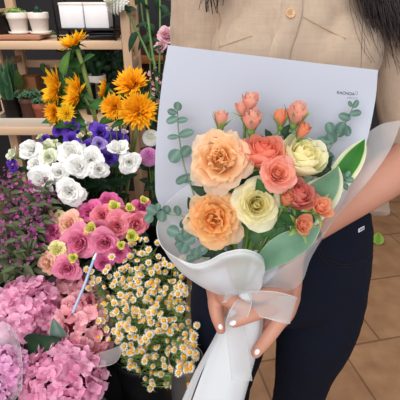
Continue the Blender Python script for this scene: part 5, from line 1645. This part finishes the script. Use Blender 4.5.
# ------------------------------------------------------------------ hydrangeas
M_hy = [petal_mat('hydrangea_' + nm, st, transl=.3, var=.05) for nm, st in (
    ('rose', [(0, (224, 134, 176)), (.5, (240, 170, 204)), (1, (249, 208, 228))]),
    ('salmon', [(0, (230, 138, 158)), (.5, (242, 172, 184)), (1, (249, 206, 212))]),
    ('lilac', [(0, (220, 144, 196)), (.5, (236, 176, 216)), (1, (247, 206, 234))]))]


def hydrangea_mesh(name, mat, R, N, seed, flat=.8):
    rg = random.Random(seed); mb = MB()
    for k in range(N):
        t = (k + .5) / N
        th = math.acos(1 - 1.30 * t); phi = k * 2.39996
        nrm = Vector((math.sin(th) * math.cos(phi), math.sin(th) * math.sin(phi), math.cos(th)))
        rr = R * (1 + .05 * math.sin(3 * phi + 1) * math.sin(th) + rg.uniform(-.07, .05))
        o = Vector((nrm.x * rr, nrm.y * rr, nrm.z * rr * flat + R * flat * .35))
        nn = (nrm + Vector((rg.gauss(0, .36), rg.gauss(0, .36), rg.gauss(0, .36)))).normalized()
        m2 = MB(); s = R * rg.uniform(.24, .34)
        for q in range(4):
            rows, vv = petal_grid(q * PI / 2 + rg.uniform(-.15, .15), s * .05, s, s * 1.12, math.radians(56 + rg.uniform(-16, 16)), math.radians(66 + rg.uniform(-40, 36)), 3, s * .14, rg, 4, 4, tip=.45, minr=.02, freq=1)
            m2.grid(rows, vv)
        R_ = Vector((0, 0, 1)).rotation_difference(nn).to_matrix() @ Matrix.Rotation(rg.uniform(0, 6), 3, 'Z')
        base = rg.uniform(0, .45) + .25 * (.5 + .5 * noise.noise(tuple(o * 14)))
        mb.add([o + R_ @ Vector(v) for v in m2.v], m2.f, [min(1, base + .35 * p) for p in m2.p])
        mb.tube([o * .45 + Vector((0, 0, R * .1)), o], [.0012, .0010], 4, pv=0.0)
    me = mb.mesh(name, mat); me['top'] = R * flat * 1.35
    return me


HG = 'hydrangea heads'
hyd = [('large rose pink hydrangea head at the left edge, upper left of the hydrangeas', 0, 19, 312, 37, .955, (-.1, -.55, .85), 'hyd1', 1),
       ('salmon pink hydrangea head behind the film, directly under the pink lisianthus', 1, 74, 303, 32, 1.03, (.1, -.6, .8), 'hyd1', 2),
       ('peach pink hydrangea head in film next to the chamomile', 1, 83, 329, 32, .955, (.25, -.6, .75), 'hyd1', 3),
       ('lowest and nearest pink hydrangea head with frilled petals', 0, 62, 381, 41, .865, (.1, -.55, .85), 'hyd2', 4),
       ('lilac pink hydrangea head in film at the lower left corner', 2, 0, 372, 26, .86, (-.2, -.6, .8), 'hyd3', 5)]
for lab, mi, px, py, rp, d, n, key, sd in hyd:
    R = rp / FPX * d * .86
    me = hydrangea_mesh('hydrangea_head', M_hy[mi], R, 92 if rp > 35 else 70, sd)
    bk_flower('hydrangea', lab, 'hydrangea', HG, me, px, py, d, n, key, 1.0, None, .0045, M_stem, None, 2, M_leaf_dark, .10, .065, sink=.55, part='flower_head', lead=.07)
# loose hydrangea leaves showing between the heads
for lab, px, py, d, dr, L, W, mat in (
    ('dark serrated hydrangea leaf between the upper and lowest heads', 38, 346, .89, (.6, -.2, .30), .095, .060, M_leaf_dark),
    ('pale green hydrangea leaf inside the film beside the peach pink head', 57, 333, .895, (-.08, -.2, 1), .070, .036, M_euc),
    ('green hydrangea leaf at the lower left under the rose pink head', 4, 330, .92, (.1, -.1, 1), .07, .05, M_leaf)):
    p = at(px, py, d); dv = Vector(dr).normalized()
    b0 = p - dv * (L / 2)
    t = thing('hydrangea_leaf', lab, 'leaf', b0)
    lb = MB(); add_leaf(lb, b0, dv, (.1, -.8, .5), L, W, bend=.5, nu=6, nv=10, fold=.15); lb.build('leaf_blade', mat, t)
    bc, r, h = BK['hyd1' if px > 20 else 'hyd3']
    sb = MB(); sb.tube(bez(bc + Vector((0, 0, h * .4)), bc + Vector((0, 0, h + .04)), b0 - dv * .03, b0, 8), .002, 6); sb.build('leaf_stalk', M_stem_dark, t)
# clear film sleeves
M_clear = film_mat('clear_film', (240, 238, 244), .36, gloss=1.0, rough=.12, transl=.3)


def sleeve_film(label, rim_px, key, lower=.6, n=5):
    rim = [at(*p) for p in rim_px]
    bc, r, h = BK[key]
    foot = [bc + Vector((.35 * r * math.cos(a), .35 * r * math.sin(a), h * 1.02)) for a in [PI * 1.05 - 2 * PI * k / len(rim) * .95 for k in range(len(rim))]]
    rows = []
    rg = random.Random(len(label))
    for k, tt in enumerate((0, .12, .35, .65, 1)):
        rows.append([a.lerp(b, tt) + (Vector((rg.gauss(0, .004), rg.gauss(0, .004), rg.gauss(0, .003))) if 0 < k < 4 else Vector((0, 0, 0))) for a, b in zip(rim, foot)])
    t = thing('film_sleeve', label, 'wrapping', bc + Vector((0, 0, h * 1.02)), 'clear film sleeves')
    mb = MB(); mb.grid(sheet(rows, 4)); mb.build('film', M_clear, t)
    eb = MB(); eb.tube(crom(rim, 5), .0006, 5); eb.build('film_edge', M_clear, t)
    return t


sleeve_film('clear film sleeve round the salmon pink hydrangea under the pink lisianthus', [(40, 300, 1.10), (46, 282, 1.12), (58, 274, 1.12), (74, 271, 1.11), (90, 273, 1.08), (99, 284, 1.04), (104, 305, .98)], 'hyd1')
sleeve_film('clear film sleeve round the peach pink hydrangea next to the chamomile', [(49, 308, .99), (48, 330, .93), (57, 348, .89), (75, 360, .865), (97, 366, .855), (116, 362, .86), (124, 344, .90)], 'hyd1')
sleeve_film('clear film sleeve round the hydrangea at the lower left corner', [(-16, 330, .90), (2, 322, .90), (12, 328, .88), (19, 342, .85), (22, 362, .82), (22, 390, .79)], 'hyd3')
# pale blue plastic tube
a, b_ = at(94, 259, .955), at(73, 312, .93)
t = thing('plastic_tube', 'pale blue plastic tube slanting in front of the film under the pink lisianthus', 'tube', b_)
mb = MB(); mb.tube([b_, b_.lerp(a, .5) + Vector((.002, 0, 0)), a], .0036, 10, round_ends=True); mb.build('tube', plain('pale_blue_plastic', (176, 192, 224), (166, 182, 216), rough=.25), t)
mb = MB(); mb.tube([a, a + (a - b_).normalized() * .012], [.0042, .0030], 10, round_ends=True); mb.build('tube_cap', plain('white_plastic', (232, 236, 242), rough=.3), t)

# ------------------------------------------------------------------ chamomile
M_cp = petal_mat('chamomile_petal', [(0, (236, 236, 216)), (1, (250, 249, 242))], transl=.3, var=.02)
M_cy = petal_mat('chamomile_disc', [(0, (230, 156, 24)), (1, (250, 190, 50))], transl=.1)
M_cg = plain('chamomile_green', (134, 160, 84), (106, 136, 66), rough=.6, scale=40)
rgc = random.Random(5)
heads_me = []; disc_me = None
for j in range(4):
    mb = MB()
    daisy_petals(mb, 12, .0036, .0074, .0038, math.radians((84, 92, 76, 110)[j]), math.radians((92, 104, 80, 135)[j]), random.Random(j), .08, nu=2, nv=3, cup=3)
    heads_me.append(mb.mesh('flower_head', M_cp))
mb = MB(); mb.lathe([(.0045, -.001), (.0052, .0005), (.0048, .0024), (.0033, .0040), (.0013, .0048), (0, .0049)], (0, 0, 0), 12, pv=.5); mb.lathe([(0, -.003), (.0028, -.0022), (.0042, -.001)], (0, 0, 0), 10, pv=0.0)
disc_me = mb.mesh('disc', M_cy)
CG = 'chamomile sprays'
# (centre px, py, number) of each spray, read off the photograph's cluster
csp = [(106, 262, 3), (98, 270, 3), (122, 262, 5), (140, 258, 4), (118, 280, 6), (102, 290, 5), (138, 276, 8), (156, 268, 7), (172, 268, 6), (128, 298, 8), (148, 292, 9), (166, 288, 9), (182, 284, 6), (112, 308, 7), (96, 340, 6), (104, 325, 6), (134, 314, 9), (152, 310, 10), (170, 306, 9), (186, 304, 5), (118, 332, 8), (138, 334, 9), (156, 330, 9), (174, 326, 8), (188, 338, 5), (150, 352, 8), (130, 354, 6), (166, 350, 7), (184, 362, 5), (152, 376, 5), (120, 350, 4), (144, 238, 3), (134, 246, 3), (190, 350, 5), (170, 380, 4), (192, 366, 5), (181, 372, 4)]
bc, r_, h_ = BK['cham']
for si, (cx, cy, n) in enumerate(csp):
    rr = math.hypot((cx - 145) / 55, (cy - 315) / 70)
    d0 = .985 - .085 * max(0, 1 - rr * rr) + (.02 if cy < 265 else 0)
    if cx > 180: d0 = min(d0, .80 + .12 * max(0, (345 - cy) / 60))
    core_ = at(cx, cy + 4, d0 + .02)
    end = bc + Vector((rgc.uniform(-.5, .5) * r_, rgc.uniform(-.5, .5) * r_, h_ * .3))
    t = thing('chamomile_spray', 'chamomile spray of small white daisies with yellow centres in the dense mass', 'chamomile', end, CG)
    fork = core_.lerp(end, .22)
    sb = MB(); lb = MB()
    sb.tube(bez(end, end + Vector((0, 0, .09)), fork - Vector((0, 0, .04)), fork, 8), [.0016] * 5 + [.0012] * 4, 5)
    for k in range(n + 3 if n > 4 else n):
        for tr in range(12):
            px = cx + rgc.gauss(0, 7.0); py = cy + rgc.gauss(0, 7.0)
            if px < 198: break
        c = at(px, py, d0 + rgc.uniform(-.015, .02))
        nn = Vector((rgc.gauss(0, .5), -.62 + rgc.gauss(0, .35), .7 + rgc.gauss(0, .3))).normalized()
        sc = rgc.uniform(.70, .98)
        hd = place('flower_head', heads_me[rgc.choice((0, 0, 1, 2, 1, 3))], t, c, nn, rgc.uniform(0, 6), sc)
        dk = bpy.data.objects.new('disc', disc_me); COL.objects.link(dk); dk.parent = hd
        sb.tube(bez(fork, fork.lerp(c, .5) + Vector((0, .01, .0)), c - nn * .03, c, 6), .0007, 4)
        for q in range(3):
            p = fork.lerp(c, rgc.uniform(.1, .9)) + Vector((0, .006, -.006))
            for w_ in range(4):
                a = rgc.uniform(0, 6.28)
                dirv = Vector((math.cos(a), rgc.uniform(-.4, .3), math.sin(a)))
                lb.tube([p, p + dirv * .011, p + dirv * .022 + Vector((0, 0, .003))], [.0008, .0007, .0003], 4)
    sb.build('stem', M_cg, t); lb.build('leaves', M_cg, t)

# ------------------------------------------------------------------ leaf on the floor
p0 = at_plane(379, 243, 0.002)
t = thing('fallen_leaf', 'bright green leaf lying on the tiled floor right of the jeans', 'leaf', (p0.x, p0.y, 0))
lb = MB(); add_leaf(lb, p0 + Vector((-.02, -.02, .001)), (.25, .5, .75), (-.3, -1, .5), .085, .06, bend=.7, nu=6, nv=10, fold=.35); lb.build('leaf_blade', petal_mat('lime_leaf', [(0, (120, 170, 50)), (1, (176, 204, 104))]), t)
lb = MB(); lb.tube([p0 + Vector((-.035, -.035, .0)), p0 + Vector((-.02, -.02, .0012))], .0012, 5); lb.build('leaf_stalk', M_stem, t)

# ------------------------------------------------------------------ light
w = bpy.data.worlds.new('world'); scene.world = w; w.use_nodes = True
bg = w.node_tree.nodes['Background']; bg.inputs[0].default_value = (.90, .95, 1.0, 1); bg.inputs[1].default_value = .52


def area(name, loc, target, sx, sy, energy, col):
    l = bpy.data.lights.new(name, 'AREA'); l.shape = 'RECTANGLE'; l.size = sx; l.size_y = sy; l.energy = energy; l.color = col
    o = bpy.data.objects.new(name, l); COL.objects.link(o); o.location = loc
    o.rotation_euler = (Vector(target) - Vector(loc)).to_track_quat('-Z', 'Y').to_euler()
    return o


area('shop_window_light', (-.9, -2.2, 2.3), (0, .8, .8), 2.4, 1.8, 72, (1, .985, .97))
area('top_fill_light', (-.35, .85, 2.6), (-.35, 1.0, .6), 1.2, 1.2, 24, (1, .95, .88))  # added fill from above, brightens the rack and back; no known fixture
vs = scene.view_settings
vs.view_transform = 'Standard'; vs.look = 'None'; vs.exposure = 0.18; vs.gamma = 1.0; vs.use_curve_mapping = False
